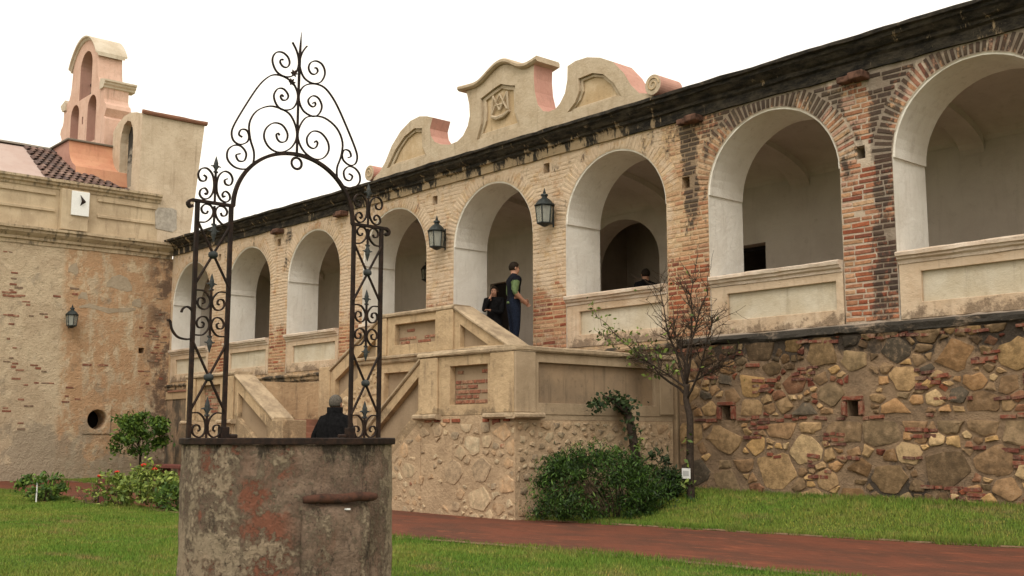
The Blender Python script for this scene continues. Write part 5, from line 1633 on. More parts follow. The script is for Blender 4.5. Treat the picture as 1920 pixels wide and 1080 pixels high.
def iron_arch():
    # crown: rod, arch bar, ring, three pairs of scrolls
    crown = MB().tube([PL(0, 2.05), PL(0.0, 2.45), PL(0.003, 2.80), PL(0.008, 2.90), PL(0.012, 2.985)], [0.010, 0.010, 0.012, 0.008, 0.002], 6).build('crown_rod', MAT['iron'], well)
    arc = [(-0.492 * math.cos(a), 1.60 + 0.452 * math.sin(a)) for a in np.linspace(0.0, math.pi, 30)]
    v, f = strap(arc, 0.014, 0.012, 2)
    MB().add(v, f).build('arch_bar', MAT['iron'], well)
    rg = [PL(0.042 * math.cos(a), 1.985 + 0.042 * math.sin(a)) for a in np.linspace(0, 2 * math.pi, 18)]
    MB().tube(rg, 0.010, 6).build('ring', MAT['iron'], well)
    for c in (C1, C2, C3):
        for sg in (-1, 1):
            v, f = strap([(sg * y, z) for y, z in c], 0.008, 0.0046, 4)
            MB().add(v, f).build('scroll', MAT['iron'], crown)
    # little forged rosettes
    for dy, dz in ((-0.045, 2.655), (-0.06, 2.585)):
        q = MB()
        for k in range(6):
            a = k * math.pi / 3
            q.tube([PL(dy, dz), PL(dy + 0.028 * math.cos(a), dz + 0.028 * math.sin(a), 0.01)], [0.014, 0.004], 5)
        q.build('rosette', MAT['iron'], crown)

    def fleur(dy, dz, up, s, parent):
        q = MB()
        k = 1 if up else -1
        q.tube([PL(dy, dz), PL(dy, dz + k * 0.03 * s), PL(dy, dz + k * 0.07 * s), PL(dy, dz + k * 0.13 * s)], [0.008 * s, 0.016 * s, 0.02 * s, 0.002], 6)
        for sg in (-1, 1):
            q.tube([PL(dy, dz + k * 0.02 * s), PL(dy + sg * 0.022 * s, dz + k * 0.05 * s), PL(dy + sg * 0.045 * s, dz + k * 0.045 * s)], [0.010 * s, 0.010 * s, 0.004 * s], 5)
        q.tube([PL(dy - 0.018 * s, dz), PL(dy + 0.018 * s, dz)], 0.009 * s, 5)
        q.build('fleur', MAT['greyiron'], parent)
    def scr(dy, dz, r, a0, turns, sg, flip, tail=None):
        """spiral from its outer end inwards around (dy,dz)"""
        pts = []
        m_ = int(14 * turns)
        for i in range(m_ + 1):
            t = i / m_
            a = a0 + flip * t * turns * 2 * math.pi
            rr_ = r * (1 - 0.82 * t)
            pts.append((dy + rr_ * math.cos(a), dz + rr_ * math.sin(a)))
        return pts
    for sg in (-1, 1):
        yo, yi = sg * 0.755, sg * 0.505
        ym = (yo + yi) / 2
        tw = MB()
        for y, w in ((yo, 0.013), (yi, 0.013)):
            tw.box(WXc - 0.013, WXc + 0.013, WYc + y - w, WYc + y + w, 1.446, 1.446 + 1.60)
        tower = tw.build('iron_tower', MAT['iron'], well)
        # cross bar with a curled outer end
        ya, yb = yi - sg * 0.02, yo + sg * 0.02
        cb = [(ya, 1.60), (yo, 1.60), (yo + sg * 0.045, 1.598), (yo + sg * 0.068, 1.578), (yo + sg * 0.055, 1.553), (yo + sg * 0.035, 1.562)]
        v, f = strap(cb, 0.015, 0.010, 4)
        MB().add(v, f).build('cross_bar', MAT['iron'], tower)
        for za, zb in ((0.17, 0.64), (1.02, 1.46)):
            q = MB().tube([PL(yo, za), PL(yi, zb)], 0.0095, 6).tube([PL(yi, za, 0.01), PL(yo, zb, 0.01)], 0.0095, 6)
            q.build('brace', MAT['iron'], tower)
            MB().lathe([(0.006, -0.028), (0.03, -0.016), (0.034, 0), (0.03, 0.016), (0.006, 0.028)], PL(ym, (za + zb) / 2, 0.005), 10).build('knot', MAT['greyiron'], tower, smooth=True)
        w2 = 0.108
        def pair(curves):
            for c in curves:
                for s2 in (-1, 1):
                    v, f = strap([(ym + s2 * y, z) for y, z in c], 0.009, 0.0046, 4)
                    MB().add(v, f).build('scroll', MAT['iron'], tower)
        # foot: two outward scrolls and a fleur
        foot = [(0.105, 0.165), (0.06, 0.165), (0.022, 0.13), (0.008, 0.08), (0.016, 0.03), (0.05, 0.004), (0.09, 0.02), (0.102, 0.055), (0.085, 0.085), (0.055, 0.08), (0.048, 0.055), (0.062, 0.045)]
        pair([foot])
        MB().tube([PL(ym, 0.0), PL(ym, 0.16)], 0.009, 6).build('stem', MAT['iron'], tower)
        fleur(ym, 0.15, True, 0.95, tower)
        # middle: four scrolls about a stem, fleurs both ways
        mid = [(0.104, 0.99), (0.05, 0.985), (0.012, 0.94), (0.010, 0.90), (0.035, 0.865), (0.075, 0.868), (0.098, 0.90), (0.088, 0.935), (0.055, 0.935), (0.047, 0.91), (0.062, 0.90)]
        mid2 = [(y, 1.675 - z) for y, z in mid]
        pair([mid, mid2])
        MB().tube([PL(ym, 0.66), PL(ym, 1.02)], 0.009, 6).build('stem', MAT['iron'], tower)
        fleur(ym, 1.00, True, 0.85, tower); fleur(ym, 0.68, False, 0.85, tower)
        # top inside: two scrolls and a hanging fleur
        topin = [(0.02, 1.585), (0.008, 1.55), (0.012, 1.51), (0.045, 1.475), (0.104, 1.46)]
        topin = [(0.104, 1.455), (0.06, 1.462), (0.02, 1.50), (0.008, 1.545), (0.03, 1.58), (0.07, 1.583), (0.095, 1.555), (0.085, 1.525), (0.058, 1.52), (0.048, 1.54)]
        pair([topin])
        MB().tube([PL(ym, 1.58), PL(ym, 1.44)], 0.009, 6).build('stem', MAT['iron'], tower)
        fleur(ym, 1.45, False, 0.95, tower)
        # crest above the cross bar
        crest = [(0.075, 1.665), (0.092, 1.655), (0.098, 1.68), (0.072, 1.698), (0.046, 1.672), (0.055, 1.632), (0.10, 1.618)]
        crest = [(0.062, 1.668), (0.058, 1.652), (0.076, 1.645), (0.095, 1.662), (0.09, 1.695), (0.06, 1.70)]
        crest = [(0.075, 1.662), (0.063, 1.652), (0.055, 1.672), (0.075, 1.695), (0.105, 1.68), (0.112, 1.645), (0.085, 1.62), (0.045, 1.63), (0.016, 1.675), (0.010, 1.74), (0.025, 1.80), (0.065, 1.835), (0.108, 1.825), (0.128, 1.785), (0.112, 1.745), (0.078, 1.745), (0.068, 1.772), (0.088, 1.785)]
        pair([crest])
        MB().tube([PL(ym, 1.61), PL(ym, 1.84)], 0.009, 6).build('stem', MAT['iron'], tower)
        fleur(ym, 1.82, True, 0.85, tower)
        # feet plates
        MB().box(WXc - 0.03, WXc + 0.03, WYc + yi - 0.03, WYc + yi + 0.03, 1.446, 1.52).tube([PL(yi - sg * 0.10, 0.012), PL(yi, 0.012)], 0.016, 6).build('foot_plate', MAT['iron'], tower, bev=0.004)
    # hooks on the outside of the near tower
    near = [o for o in well.children if o.name.startswith('iron_tower')][0]
    for c in ([(-0.755, 0.80), (-0.768, 0.85), (-0.80, 0.87), (-0.83, 0.855), (-0.84, 0.83)],
              [(-0.755, 0.66), (-0.80, 0.652), (-0.86, 0.665), (-0.90, 0.71), (-0.915, 0.765), (-0.935, 0.77)]):
        v, f = strap(c, 0.009, 0.006, 5)
        MB().add(v, f).build('hook', MAT['iron'], near)
iron_arch()

# ------------------------------------------------------------------ plants
def leaves(name, centres, size, mat, parent, seed, aspect=0.5, droop=0.0, up=0.3):
    """many small folded leaves; centres: Nx3"""
    g = np.random.default_rng(seed)
    Cn = np.asarray(centres, float)
    n = len(Cn)
    d = g.normal(size=(n, 3)); d[:, 2] += up - droop
    d /= np.linalg.norm(d, axis=1)[:, None]
    r = g.normal(size=(n, 3))
    sdir = np.cross(d, r); sdir /= np.linalg.norm(sdir, axis=1)[:, None] + 1e-9
    nn = np.cross(d, sdir)
    L = size * g.uniform(0.6, 1.35, n)[:, None]
    Wd = L * aspect * 0.5
    a = Cn - d * L * 0.5
    b = Cn + sdir * Wd + nn * L * 0.08
    c = Cn + d * L * 0.55
    e = Cn - sdir * Wd + nn * L * 0.08
    V = np.stack([a, b, c, e], 1).reshape(-1, 3)
    F = np.arange(4 * n).reshape(-1, 4)
    t = g.uniform(0, 1, n)
    return quads_mesh(name, V, F, mat, np.stack([t, t, t], 1), parent)

def clump_points(c, rad, n, seed, clumps=30, spread=0.28, hollow=0.35, flatb=None):
    g = np.random.default_rng(seed)
    k = g.normal(size=(clumps, 3)); k /= np.linalg.norm(k, axis=1)[:, None]
    k *= (hollow + (1 - hollow) * g.uniform(0, 1, (clumps, 1)) ** 0.5)
    cid = g.integers(0, clumps, n)
    p = k[cid] + g.normal(size=(n, 3)) * spread * g.uniform(0.5, 1.1, (clumps, 1))[cid]
    P = np.array(c) + p * np.array(rad)
    if flatb is not None: P = P[P[:, 2] > flatb]
    return P

def branch(b, p0, p1, r0, r1, seed, wob=0.06, k=7):
    g = random.Random(seed)
    p0, p1 = Vector(p0), Vector(p1)
    L = (p1 - p0).length
    pts = []
    off = Vector((g.uniform(0, 50), g.uniform(0, 50), 0))
    for i in range(k + 1):
        t = i / k
        q = p0.lerp(p1, t) + mnoise.noise_vector(off + Vector((t * 2.2, 0, 0))) * wob * L * math.sin(math.pi * min(1, t * 1.0)) ** 0.7
        pts.append(q)
    b.tube(pts, [r0 + (r1 - r0) * i / k for i in range(k + 1)], 7)
    return pts

# bare tree against the wall
def bare_tree():
    bx, by = -11.55, -1.1
    t = empty('bare_tree', (bx, by, 0.36), 'nearly leafless small tree with a white card, against the stone wall', 'tree')
    trunk = MB()
    P = [(bx + 0.02, by, 0.3), (bx, by, 0.8), (bx + 0.01, by, 1.3), (bx + 0.02, by, 1.75), (bx - 0.05, by, 2.05), (bx - 0.02, by, 2.3)]
    trunk.tube([Vector(p) for p in catmull(P, 4)], list(np.linspace(0.068, 0.045, 21)), 9)
    trunk.build('trunk', MAT['bark'], t, smooth=True)
    fork = Vector((bx - 0.02, by, 2.28))
    limbs = [((-0.30, 0.05, 0.95), 0.038), ((-0.45, -0.1, 1.55), 0.036), ((0.08, 0.1, 1.65), 0.036), ((0.42, 0.05, 1.45), 0.034), ((0.62, -0.1, 0.95), 0.03), ((-0.80, -0.15, 0.45), 0.028), ((0.55, 0.1, 0.28), 0.026), ((-1.75, 0.15, 0.98), 0.03)]
    crown = MB(); twigs = MB()
    g = random.Random(3)
    tips = []
    for li, (d, r) in enumerate(limbs):
        pts = branch(crown, fork + Vector((0, 0, g.uniform(-0.25, 0.1))), fork + Vector(d), r * 0.75, 0.007, 100 + li, 0.13, 8)
        for s in range(24 if li != 7 else 18):
            i = g.randint(3, len(pts) - 1)
            base = pts[i]
            dr = Vector((g.gauss(0, 1), g.gauss(0, 0.8), g.gauss(0.25, 0.8))).normalized() * 0.5 + Vector(d).normalized() * 0.5
            L = g.uniform(0.25, 0.72)
            e = base + dr * L
            q = branch(twigs, base, e, 0.0075, 0.003, 300 + li * 20 + s, 0.14, 4)
            for s2 in range(6):
                bb = q[g.randint(1, 4)]
                e2 = bb + (dr * 0.4 + Vector((g.gauss(0, 1), g.gauss(0, 1), g.gauss(0.1, 0.8))).normalized() * 0.8) * g.uniform(0.12, 0.3)
                twigs.tube([bb, bb.lerp(e2, 0.5) + Vector((g.gauss(0, 0.02), 0, g.gauss(0, 0.02))), e2], [0.0042, 0.003, 0.002], 3)
                tips.append((e2, li))
    crown.build('crown', MAT['bark'], t, smooth=True)
    tag(twigs.build('twigs', MAT['twig'], t), kind='stuff')
    L = []
    for e, li in tips:
        if li == 7 or (li == 5 and g.random() < 0.4) or g.random() < 0.05:
            for _ in range(g.randint(1, 4) if li == 7 else 1):
                L.append((e.x + g.gauss(0, 0.04), e.y + g.gauss(0, 0.04), e.z + g.gauss(0, 0.04)))
    leaves('leaf_sprays', L, 0.075, MAT['leaf_light'], t, 5, 0.55)
    # suckers up the trunk
    S2 = [(bx + random.gauss(0, 0.06), by - 0.07 + random.gauss(0, 0.03), random.choice([random.uniform(0.66, 0.8), random.uniform(1.0, 1.65)])) for _ in range(34)]
    tag(leaves('trunk_shoots', S2, 0.10, MAT['leaf_light'], t, 6, 0.5), kind='stuff')
    card = empty('name_card', (bx, by - 0.09, 0.80), 'small white card fixed to the bare tree trunk', 'sign')
    yaw = R(-20)
    MB().box(bx - 0.085, bx + 0.085, by - 0.10, by - 0.09, 0.80, 0.965).build('card', MAT['paper'], card, bev=0.003)
    MB().box(bx - 0.06, bx + 0.06, by - 0.1035, by - 0.1005, 0.845, 0.925).build('printed_field', MAT['print'], card)
    MB().tube([(bx - 0.08, by - 0.085, 0.89), (bx, by - 0.08, 0.885), (bx + 0.08, by - 0.06, 0.89)], 0.004, 5).build('wire', MAT['iron'], card)
bare_tree()

def big_bush():
    t = empty('round_bush', (-11.85, -2.45, 0.3), 'large dense dark green bush in the corner beside the stairs', 'bush')
    P = clump_points((-12.0, -2.72, 0.58), (0.72, 1.18, 0.76), 22000, 41, 150, 0.12, 0.62, 0.27)
    P = np.concatenate([P, clump_points((-11.85, -1.55, 0.42), (0.5, 0.7, 0.42), 3500, 47, 40, 0.2, 0.5, 0.3)])
    P = P[(P[:, 0] > -12.66)]
    leaves('foliage', P, 0.062, MAT['leaf_bush'], t, 42, 0.3, 0, 0.8)
    P2 = clump_points((-12.0, -2.72, 0.56), (0.76, 1.23, 0.82), 900, 43, 140, 0.07, 0.9, 0.3)
    P2 = P2[(P2[:, 0] > -12.66)]
    ys_ = leaves('young_shoots', P2, 0.075, MAT['leaf_shoot'], t, 44, 0.2, 0, 1.2)
    tag(ys_, kind='stuff')
    b = MB()
    g = random.Random(4)
    for i in range(26):
        a = g.uniform(0, 6.28)
        branch(b, (-11.9 + 0.15 * math.cos(a), -2.4 + 0.3 * math.sin(a), 0.25), (-11.95 + 0.5 * math.cos(a), -2.35 + 0.9 * math.sin(a), g.uniform(0.7, 1.15)), 0.014, 0.004, i, 0.1, 4)
    b.build('stems', MAT['barkl'], t)
big_bush()

def ivy_stump():
    bx, by = -12.28, -1.5
    t = empty('ivy_covered_stump', (bx, by, 0.4), 'leaning dark stump overgrown with ivy beside the bare tree', 'tree')
    b = MB()
    P = catmull([(bx + 0.02, by, 0.3), (bx - 0.02, by, 0.9), (bx - 0.12, by, 1.45), (bx - 0.22, by - 0.02, 1.85), (bx - 0.4, by - 0.05, 2.0)], 5)
    b.tube(P, list(np.linspace(0.09, 0.05, len(P))), 8)
    b.build('trunk', MAT['bark'], t, smooth=True)
    L = []
    g = random.Random(9)
    for p in P:
        for _ in range(12): L.append((p.x + g.gauss(0, 0.06), p.y + g.gauss(0, 0.07), p.z + g.gauss(0, 0.06)))
    for (cx, cz, sx, sz, n) in ((-0.30, 2.04, 0.12, 0.05, 70), (-0.2, 1.95, 0.12, 0.06, 50), (0.0, 1.6, 0.05, 0.1, 20)):
        for _ in range(n): L.append((max(-12.64, bx + cx + g.gauss(0, sx)), by - 0.06 + g.gauss(0, 0.08), cz + g.gauss(0, sz)))
    for _ in range(210):
        t_ = g.random()
        L.append((-12.45 + g.gauss(0, 0.07), by - 0.15 - 0.75 * t_ + g.gauss(0, 0.06), 2.02 + 0.06 * math.sin(t_ * 5) + g.gauss(0, 0.06)))
    b2 = MB()
    for k_ in range(4): branch(b2, (bx - 0.2, by - 0.02, 1.85), (-12.45 + 0.05 * k_, by - 0.3 - 0.17 * k_, 2.0 + 0.04 * k_), 0.02, 0.006, 700 + k_, 0.1, 5)
    b2.build('branches', MAT['bark'], t)
    L = [p for p in L if p[0] > -12.65]
    leaves('ivy', L, 0.075, MAT['leaf_dark'], t, 10, 0.75)
ivy_stump()

def low_shrub(x, y, r, h, n, mat, label, seed, name='low_shrub', leaf=0.06, stems=7, group=None, smat='barkl', aspect=0.5, sparse=False):
    z0 = gz(x, y)
    t = empty(name, (x, y, z0), label, 'shrub', group)
    P = clump_points((x, y, z0 + h * 0.55), (r, r, h * 0.5), n, seed, 26 if not sparse else 14, 0.2, 0.5, z0 + 0.02)
    leaves('foliage', P, leaf, MAT[mat], t, seed + 1, aspect, 0, 0.5)
    b = MB(); g = random.Random(seed)
    for i in range(stems):
        a = g.uniform(0, 6.28)
        branch(b, (x + 0.04 * math.cos(a), y + 0.04 * math.sin(a), z0 - 0.02), (x + r * 0.75 * math.cos(a), y + r * 0.75 * math.sin(a), z0 + h * g.uniform(0.55, 0.95)), 0.010, 0.003, seed + i, 0.12, 4)
    b.build('stems', MAT[smat], t)
    return t
low_shrub(-12.2, -1.25, 0.32, 0.75, 1100, 'leaf_dark', 'dark leggy shrub between the big bush and the bare tree', 51, leaf=0.09, aspect=0.35)
low_shrub(-11.95, -1.15, 0.25, 0.42, 500, 'leaf_dark', 'low strappy dark plant at the foot of the bare tree', 53, 'strappy_plant', leaf=0.16, aspect=0.16)
def tall_shoot():
    x, y = -12.15, -1.6
    t = empty('tall_shoot', (x, y, 0.35), 'single yellow-green shoot rising behind the big bush', 'plant')
    MB().tube([(x, y, 0.3), (x + 0.01, y, 0.9), (x + 0.02, y, 1.42)], [0.009, 0.007, 0.004], 5).build('stem', MAT['leaf_light'] if False else MAT['barkl'], t)
    g = random.Random(2)
    L = [(x + g.gauss(0, 0.05), y + g.gauss(0, 0.04), g.choice([g.uniform(1.25, 1.45), g.uniform(0.7, 1.4)])) for _ in range(46)]
    leaves('foliage', L, 0.08, MAT['leaf_light'], t, 8, 0.45)
tall_shoot()

def citrus():
    x, y = -31.95, -1.5
    z0 = gz(x, y)
    t = empty('small_citrus_tree', (x, y, z0), 'small glossy round-headed tree in front of the church wall corner', 'tree')
    b = MB()
    branch(b, (x, y, z0 - 0.05), (x + 0.03, y, 1.15), 0.04, 0.03, 61, 0.03, 6)
    g = random.Random(61)
    for i in range(9):
        a = g.uniform(0, 6.28)
        branch(b, (x + 0.02, y, g.uniform(0.85, 1.15)), (x + 0.75 * math.cos(a), y + 0.75 * math.sin(a), g.uniform(1.1, 2.1)), 0.018, 0.005, 62 + i, 0.08, 5)
    b.build('trunk', MAT['bark'], t, smooth=True)
    P = clump_points((x + 0.05, y, 1.50), (0.72, 0.9, 0.62), 3000, 63, 34, 0.16, 0.45)
    leaves('crown', P, 0.125, MAT['leaf_citrus'], t, 64, 0.5, 0.5, 0.0)
citrus()

GB = 'rose bushes along the path'
low_shrub(-22.48, -7.42, 0.44, 0.55, 800, 'leaf_citrus', 'rounded green rose bush standing alone nearest the picture edge', 71, 'rose_bush', leaf=0.10, group=GB)
low_shrub(-21.3, -6.95, 0.34, 0.40, 60, 'leaf_light', 'thin bare-stemmed rose bush left of the wooden stake', 73, 'rose_bush', leaf=0.07, group=GB, sparse=True)
low_shrub(-21.35, -6.70, 0.30, 0.62, 150, 'leaf_rose', 'sparse rose bush with an orange bloom right beside the stake', 75, 'rose_bush', leaf=0.09, group=GB, sparse=True)
low_shrub(-19.85, -6.95, 0.40, 0.52, 900, 'leaf_rose', 'leafy rose bush just right of the wooden stake', 77, 'rose_bush', leaf=0.09, group=GB)
low_shrub(-20.6, -6.10, 0.40, 0.75, 800, 'leaf_rose', 'taller rose bush below the small citrus tree', 79, 'rose_bush', leaf=0.09, group=GB)
low_shrub(-18.95, -6.55, 0.42, 0.6, 1000, 'leaf_rose', 'dense rose bush in front of the oxblood bench', 81, 'rose_bush', leaf=0.09, group=GB)
low_shrub(-18.1, -6.75, 0.30, 0.46, 450, 'leaf_citrus', 'bright green rose bush touching the well in view', 83, 'rose_bush', leaf=0.10, group=GB)

def roses():
    spots = [((-23.5, -5.55, 0.72), 'red rose bloom left of centre above the path'), ((-22.0, -5.6, 0.74), 'red rose bloom in front of the church grass'), ((-20.62, -6.2, 0.93), 'large red rose bloom right of the stake'),
             ((-20.35, -6.1, 0.86), 'orange-red rose bloom beside the large red one'), ((-21.40, -6.72, 0.72), 'orange rose bloom on the sparse bush')]
    for i, (p, lab) in enumerate(spots):
        z0 = gz(p[0], p[1])
        t = empty('rose', (p[0], p[1], z0), lab, 'flower', 'rose blooms')
        b = MB(); g = random.Random(i)
        for k in range(9):
            a = k * 2.4; r = 0.012 + 0.004 * k
            b.tube([(p[0] + r * 0.4 * math.cos(a), p[1] + r * 0.4 * math.sin(a), p[2] - 0.03), (p[0] + r * math.cos(a), p[1] + r * math.sin(a), p[2]), (p[0] + r * 1.2 * math.cos(a), p[1] + r * 1.2 * math.sin(a), p[2] + 0.03 - 0.002 * k)], [0.01, 0.024, 0.012], 5)
        b.build('bloom', MAT['flower'], t, smooth=True)
        MB().tube([(p[0], p[1], z0 - 0.02), (p[0] + 0.02, p[1], (z0 + p[2]) / 2), (p[0], p[1], p[2] - 0.02)], 0.006, 5).build('stem', MAT['barkl'], t)
        L = [(p[0] + g.gauss(0, 0.05), p[1] + g.gauss(0, 0.05), g.uniform(z0 + 0.1, p[2] - 0.08)) for _ in range(14)]
        leaves('leaf_sprays', L, 0.07, MAT['leaf_rose'], t, 90 + i, 0.5)
roses()

def stake():
    x, y = -21.0, -6.85
    z0 = gz(x, y)
    t = empty('wooden_stake', (x, y, z0), 'dark rotting wooden stake standing among the rose bushes', 'stake')
    b = MB()
    zs = np.linspace(z0 - 0.1, z0 + 0.48, 8)
    pr = [(-0.05, -0.04), (0.05, -0.045), (0.055, 0.04), (-0.045, 0.05)]
    b.sweep(list(zs), pr, lambda z, a, c: (x + a * (1 + 0.1 * mnoise.noise(Vector((a * 30, c * 30, z * 6)))), y + c, z), jit=0.008)
    b.build('post', MAT['bench'], t)
    MB().tube([(x + 0.03, y - 0.06, z0 - 0.02), (x + 0.02, y - 0.055, z0 + 0.3)], 0.012, 5).build('tie_stick', MAT['bark'], t)
    s = tag(MB().tube([(-22.22, -7.62, gz(-22.2, -7.6)), (-22.21, -7.62, gz(-22.2, -7.6) + 0.42)], 0.014, 6).build('marker_stick', MAT['paper']), 'thin white marker stick in front of the lone rose bush', 'stick')
stake()

def bench():
    x0, x1, y0, y1 = -30.55, -28.6, -1.75, -1.25
    z0 = gz(-30, -1.5)
    t = empty('garden_bench', (-29.7, -1.5, z0), 'low oxblood masonry bench by the corner below the stairs', 'bench')
    MB().box(x0, x1, y0, y1, 0.60, 0.70).build('seat', MAT['bench'], t, bev=0.015)
    for a in (x0 + 0.06, x1 - 0.30):
        MB().box(a, a + 0.22, y0 + 0.04, y1 - 0.04, z0 - 0.05, 0.598).build('leg', MAT['bench'], t, bev=0.012)
bench()

# ------------------------------------------------------------------ people
def person(label, loc, rz, joints, mats, height=1.75, hair=None, long_hair=False, bulk=1.08):
    J = {
        'pelvis': ((0, 0, 0.96), (0.155, 0.115)), 'waist': ((0, 0, 1.10), (0.145, 0.105)), 'chest': ((0, 0, 1.30), (0.175, 0.12)), 'collar': ((0, -0.01, 1.43), (0.12, 0.09)),
        'neck': ((0, 0.0, 1.50), (0.058, 0.06)), 'jaw': ((0, 0.02, 1.56), (0.064, 0.075)), 'skull': ((0, 0.01, 1.645), (0.077, 0.095)), 'top': ((0, 0.0, 1.715), (0.055, 0.065)),
        'nose': ((0, 0.112, 1.60), (0.016, 0.016)),
    }
    E_ = [('pelvis', 'waist', 'top'), ('waist', 'chest', 'top'), ('chest', 'collar', 'top'), ('collar', 'neck', 'skin'), ('neck', 'jaw', 'skin'), ('jaw', 'skull', 'skin'), ('skull', 'top', 'skin'), ('jaw', 'nose', 'skin')]
    for s, k in ((-1, 'L'), (1, 'R')):
        J['sh' + k] = ((s * 0.185, 0, 1.405), (0.075, 0.075))
        J['el' + k] = ((s * 0.245, -0.03, 1.13), (0.052, 0.052))
        J['wr' + k] = ((s * 0.25, 0.06, 0.90), (0.033, 0.03))
        J['pa' + k] = ((s * 0.25, 0.085, 0.825), (0.042, 0.022))
        J['hip' + k] = ((s * 0.095, 0, 0.90), (0.105, 0.11))
        J['kn' + k] = ((s * 0.11, 0.02, 0.50), (0.066, 0.07))
        J['an' + k] = ((s * 0.115, -0.02, 0.10), (0.045, 0.05))
        J['he' + k] = ((s * 0.115, -0.03, 0.045), (0.042, 0.045))
        J['to' + k] = ((s * 0.13, 0.17, 0.035), (0.042, 0.03))
        E_ += [('collar', 'sh' + k, 'top'), ('sh' + k, 'el' + k, 'sleeve'), ('el' + k, 'wr' + k, 'fore'), ('wr' + k, 'pa' + k, 'skin'),
               ('pelvis', 'hip' + k, 'legs'), ('hip' + k, 'kn' + k, 'legs'), ('kn' + k, 'an' + k, 'legs'), ('an' + k, 'he' + k, 'shoe'), ('he' + k, 'to' + k, 'shoe')]
    for k, v in joints.items():
        J[k] = (v, J[k][1])
    # five bent fingers rooted in each palm
    for s, k in ((-1, 'L'), (1, 'R')):
        pa, wr = Vector(J['pa' + k][0]), Vector(J['wr' + k][0])
        d = (pa - wr).normalized()
        side = d.cross(Vector((s, 0, 0.2))).normalized()
        curl = d.cross(side).normalized() * -s
        for fi, (o, ln) in enumerate(((-0.032, 0.075), (-0.011, 0.085), (0.011, 0.08), (0.032, 0.06))):
            a = pa + d * 0.035 + side * o
            b_ = a + d * ln * 0.55
            c_ = b_ + (d * 0.5 + curl * 0.6) * ln * 0.6
            n1, n2, n3 = f'f{k}{fi}a', f'f{k}{fi}b', f'f{k}{fi}c'
            J[n1] = (tuple(a), (0.010, 0.010)); J[n2] = (tuple(b_), (0.009, 0.009)); J[n3] = (tuple(c_), (0.008, 0.008))
            E_ += [('pa' + k, n1, 'skin'), (n1, n2, 'skin'), (n2, n3, 'skin')]
        a = wr.lerp(pa, 0.6) + side * -0.045
        b_ = a + d * 0.04 + side * -0.02
        J['t' + k + 'a'] = (tuple(a), (0.012, 0.012)); J['t' + k + 'b'] = (tuple(b_), (0.009, 0.009))
        E_ += [('pa' + k, 't' + k + 'a', 'skin'), ('t' + k + 'a', 't' + k + 'b', 'skin')]
    sc = height / 1.75
    BK = lambda n: bulk if n in ('pelvis', 'waist', 'chest', 'collar') or n[:2] in ('sh', 'hi', 'kn', 'el') else 1.0
    names = list(J)
    idx = {n: i for i, n in enumerate(names)}
    me = bpy.data.meshes.new('body')
    me.from_pydata([tuple(Vector(J[n][0]) * sc) for n in names], [(idx[a], idx[b]) for a, b, _ in E_], [])
    tmp = bpy.data.objects.new('tmp', me)
    S.collection.objects.link(tmp)
    tmp.modifiers.new('skin', 'SKIN')
    if not me.skin_vertices:
        me.attributes.new
    for i, n in enumerate(names):
        me.skin_vertices[0].data[i].radius = (J[n][1][0] * sc * BK(n), J[n][1][1] * sc * BK(n))
        me.skin_vertices[0].data[i].use_root = (n == 'pelvis')
    ss = tmp.modifiers.new('sub', 'SUBSURF'); ss.levels = ss.render_levels = 2
    dg = bpy.context.evaluated_depsgraph_get()
    dg.update()
    bm_ = bpy.data.meshes.new_from_object(tmp.evaluated_get(dg))
    bpy.data.objects.remove(tmp)
    order = ['skin', 'top', 'sleeve', 'fore', 'legs', 'shoe']
    bm_.materials.clear()
    for k in order: bm_.materials.append(mats[k])
    segs = [(Vector(J[a][0]) * sc, Vector(J[b][0]) * sc, order.index(c), max(J[a][1][0], J[b][1][0]) * sc) for a, b, c in E_]
    mi = []
    for p in bm_.polygons:
        q = p.center
        best, bi = 1e9, 0
        for a, b, c, r in segs:
            ab = b - a
            t = max(0, min(1, (q - a).dot(ab) / max(ab.length_squared, 1e-9)))
            dd = (q - (a + ab * t)).length - r * 0.6
            if dd < best: best, bi = dd, c
        mi.append(bi)
    bm_.polygons.foreach_set('material_index', mi)
    bm_.polygons.foreach_set('use_smooth', [True] * len(mi))
    t = empty('person', loc, label, 'person', None, rz)
    body = bpy.data.objects.new('body', bm_)
    body.location = loc; body.rotation_euler = (0, 0, rz)
    link(body, t)
    rot = Matrix.Rotation(rz, 4, 'Z')
    hd = Vector(J['skull'][0]) * sc
    # hair cap
    vs, fs = [], []
    nu, nv = 16, 9
    for j in range(nv + 1):
        th = (math.pi * (0.70 if not long_hair else 0.72)) * j / nv
        for i in range(nu):
            a = 2 * math.pi * i / nu
            front = max(0, math.sin(a))
            tt = th * (1 - 0.50 * front ** 0.7)
            r = 1 + 0.05 * mnoise.noise(Vector((i, j, 1)))
            x = 0.080 * math.sin(tt) * math.cos(a) * r; y = 0.096 * math.sin(tt) * math.sin(a) * r - 0.006; z = 0.098 * math.cos(tt) * r
            if long_hair and j > 6 and front < 0.3:
                z -= 0.05 * (j - 6); 
            vs.append(tuple(hd + Vector((x, y, z + 0.005)) * sc))
    for j in range(nv):
        for i in range(nu):
            q = (i + 1) % nu
            fs.append((j * nu + i, j * nu + q, (j + 1) * nu + q, (j + 1) * nu + i))
    hm = bpy.data.meshes.new('hair'); hm.from_pydata(vs, [], fs); hm.materials.append(hair or MAT['hair'])
    hm.polygons.foreach_set('use_smooth', [True] * len(fs))
    ho = bpy.data.objects.new('hair', hm); ho.location = loc; ho.rotation_euler = (0, 0, rz)
    sm = ho.modifiers.new('thick', 'SOLIDIFY'); sm.thickness = 0.012
    link(ho, t)
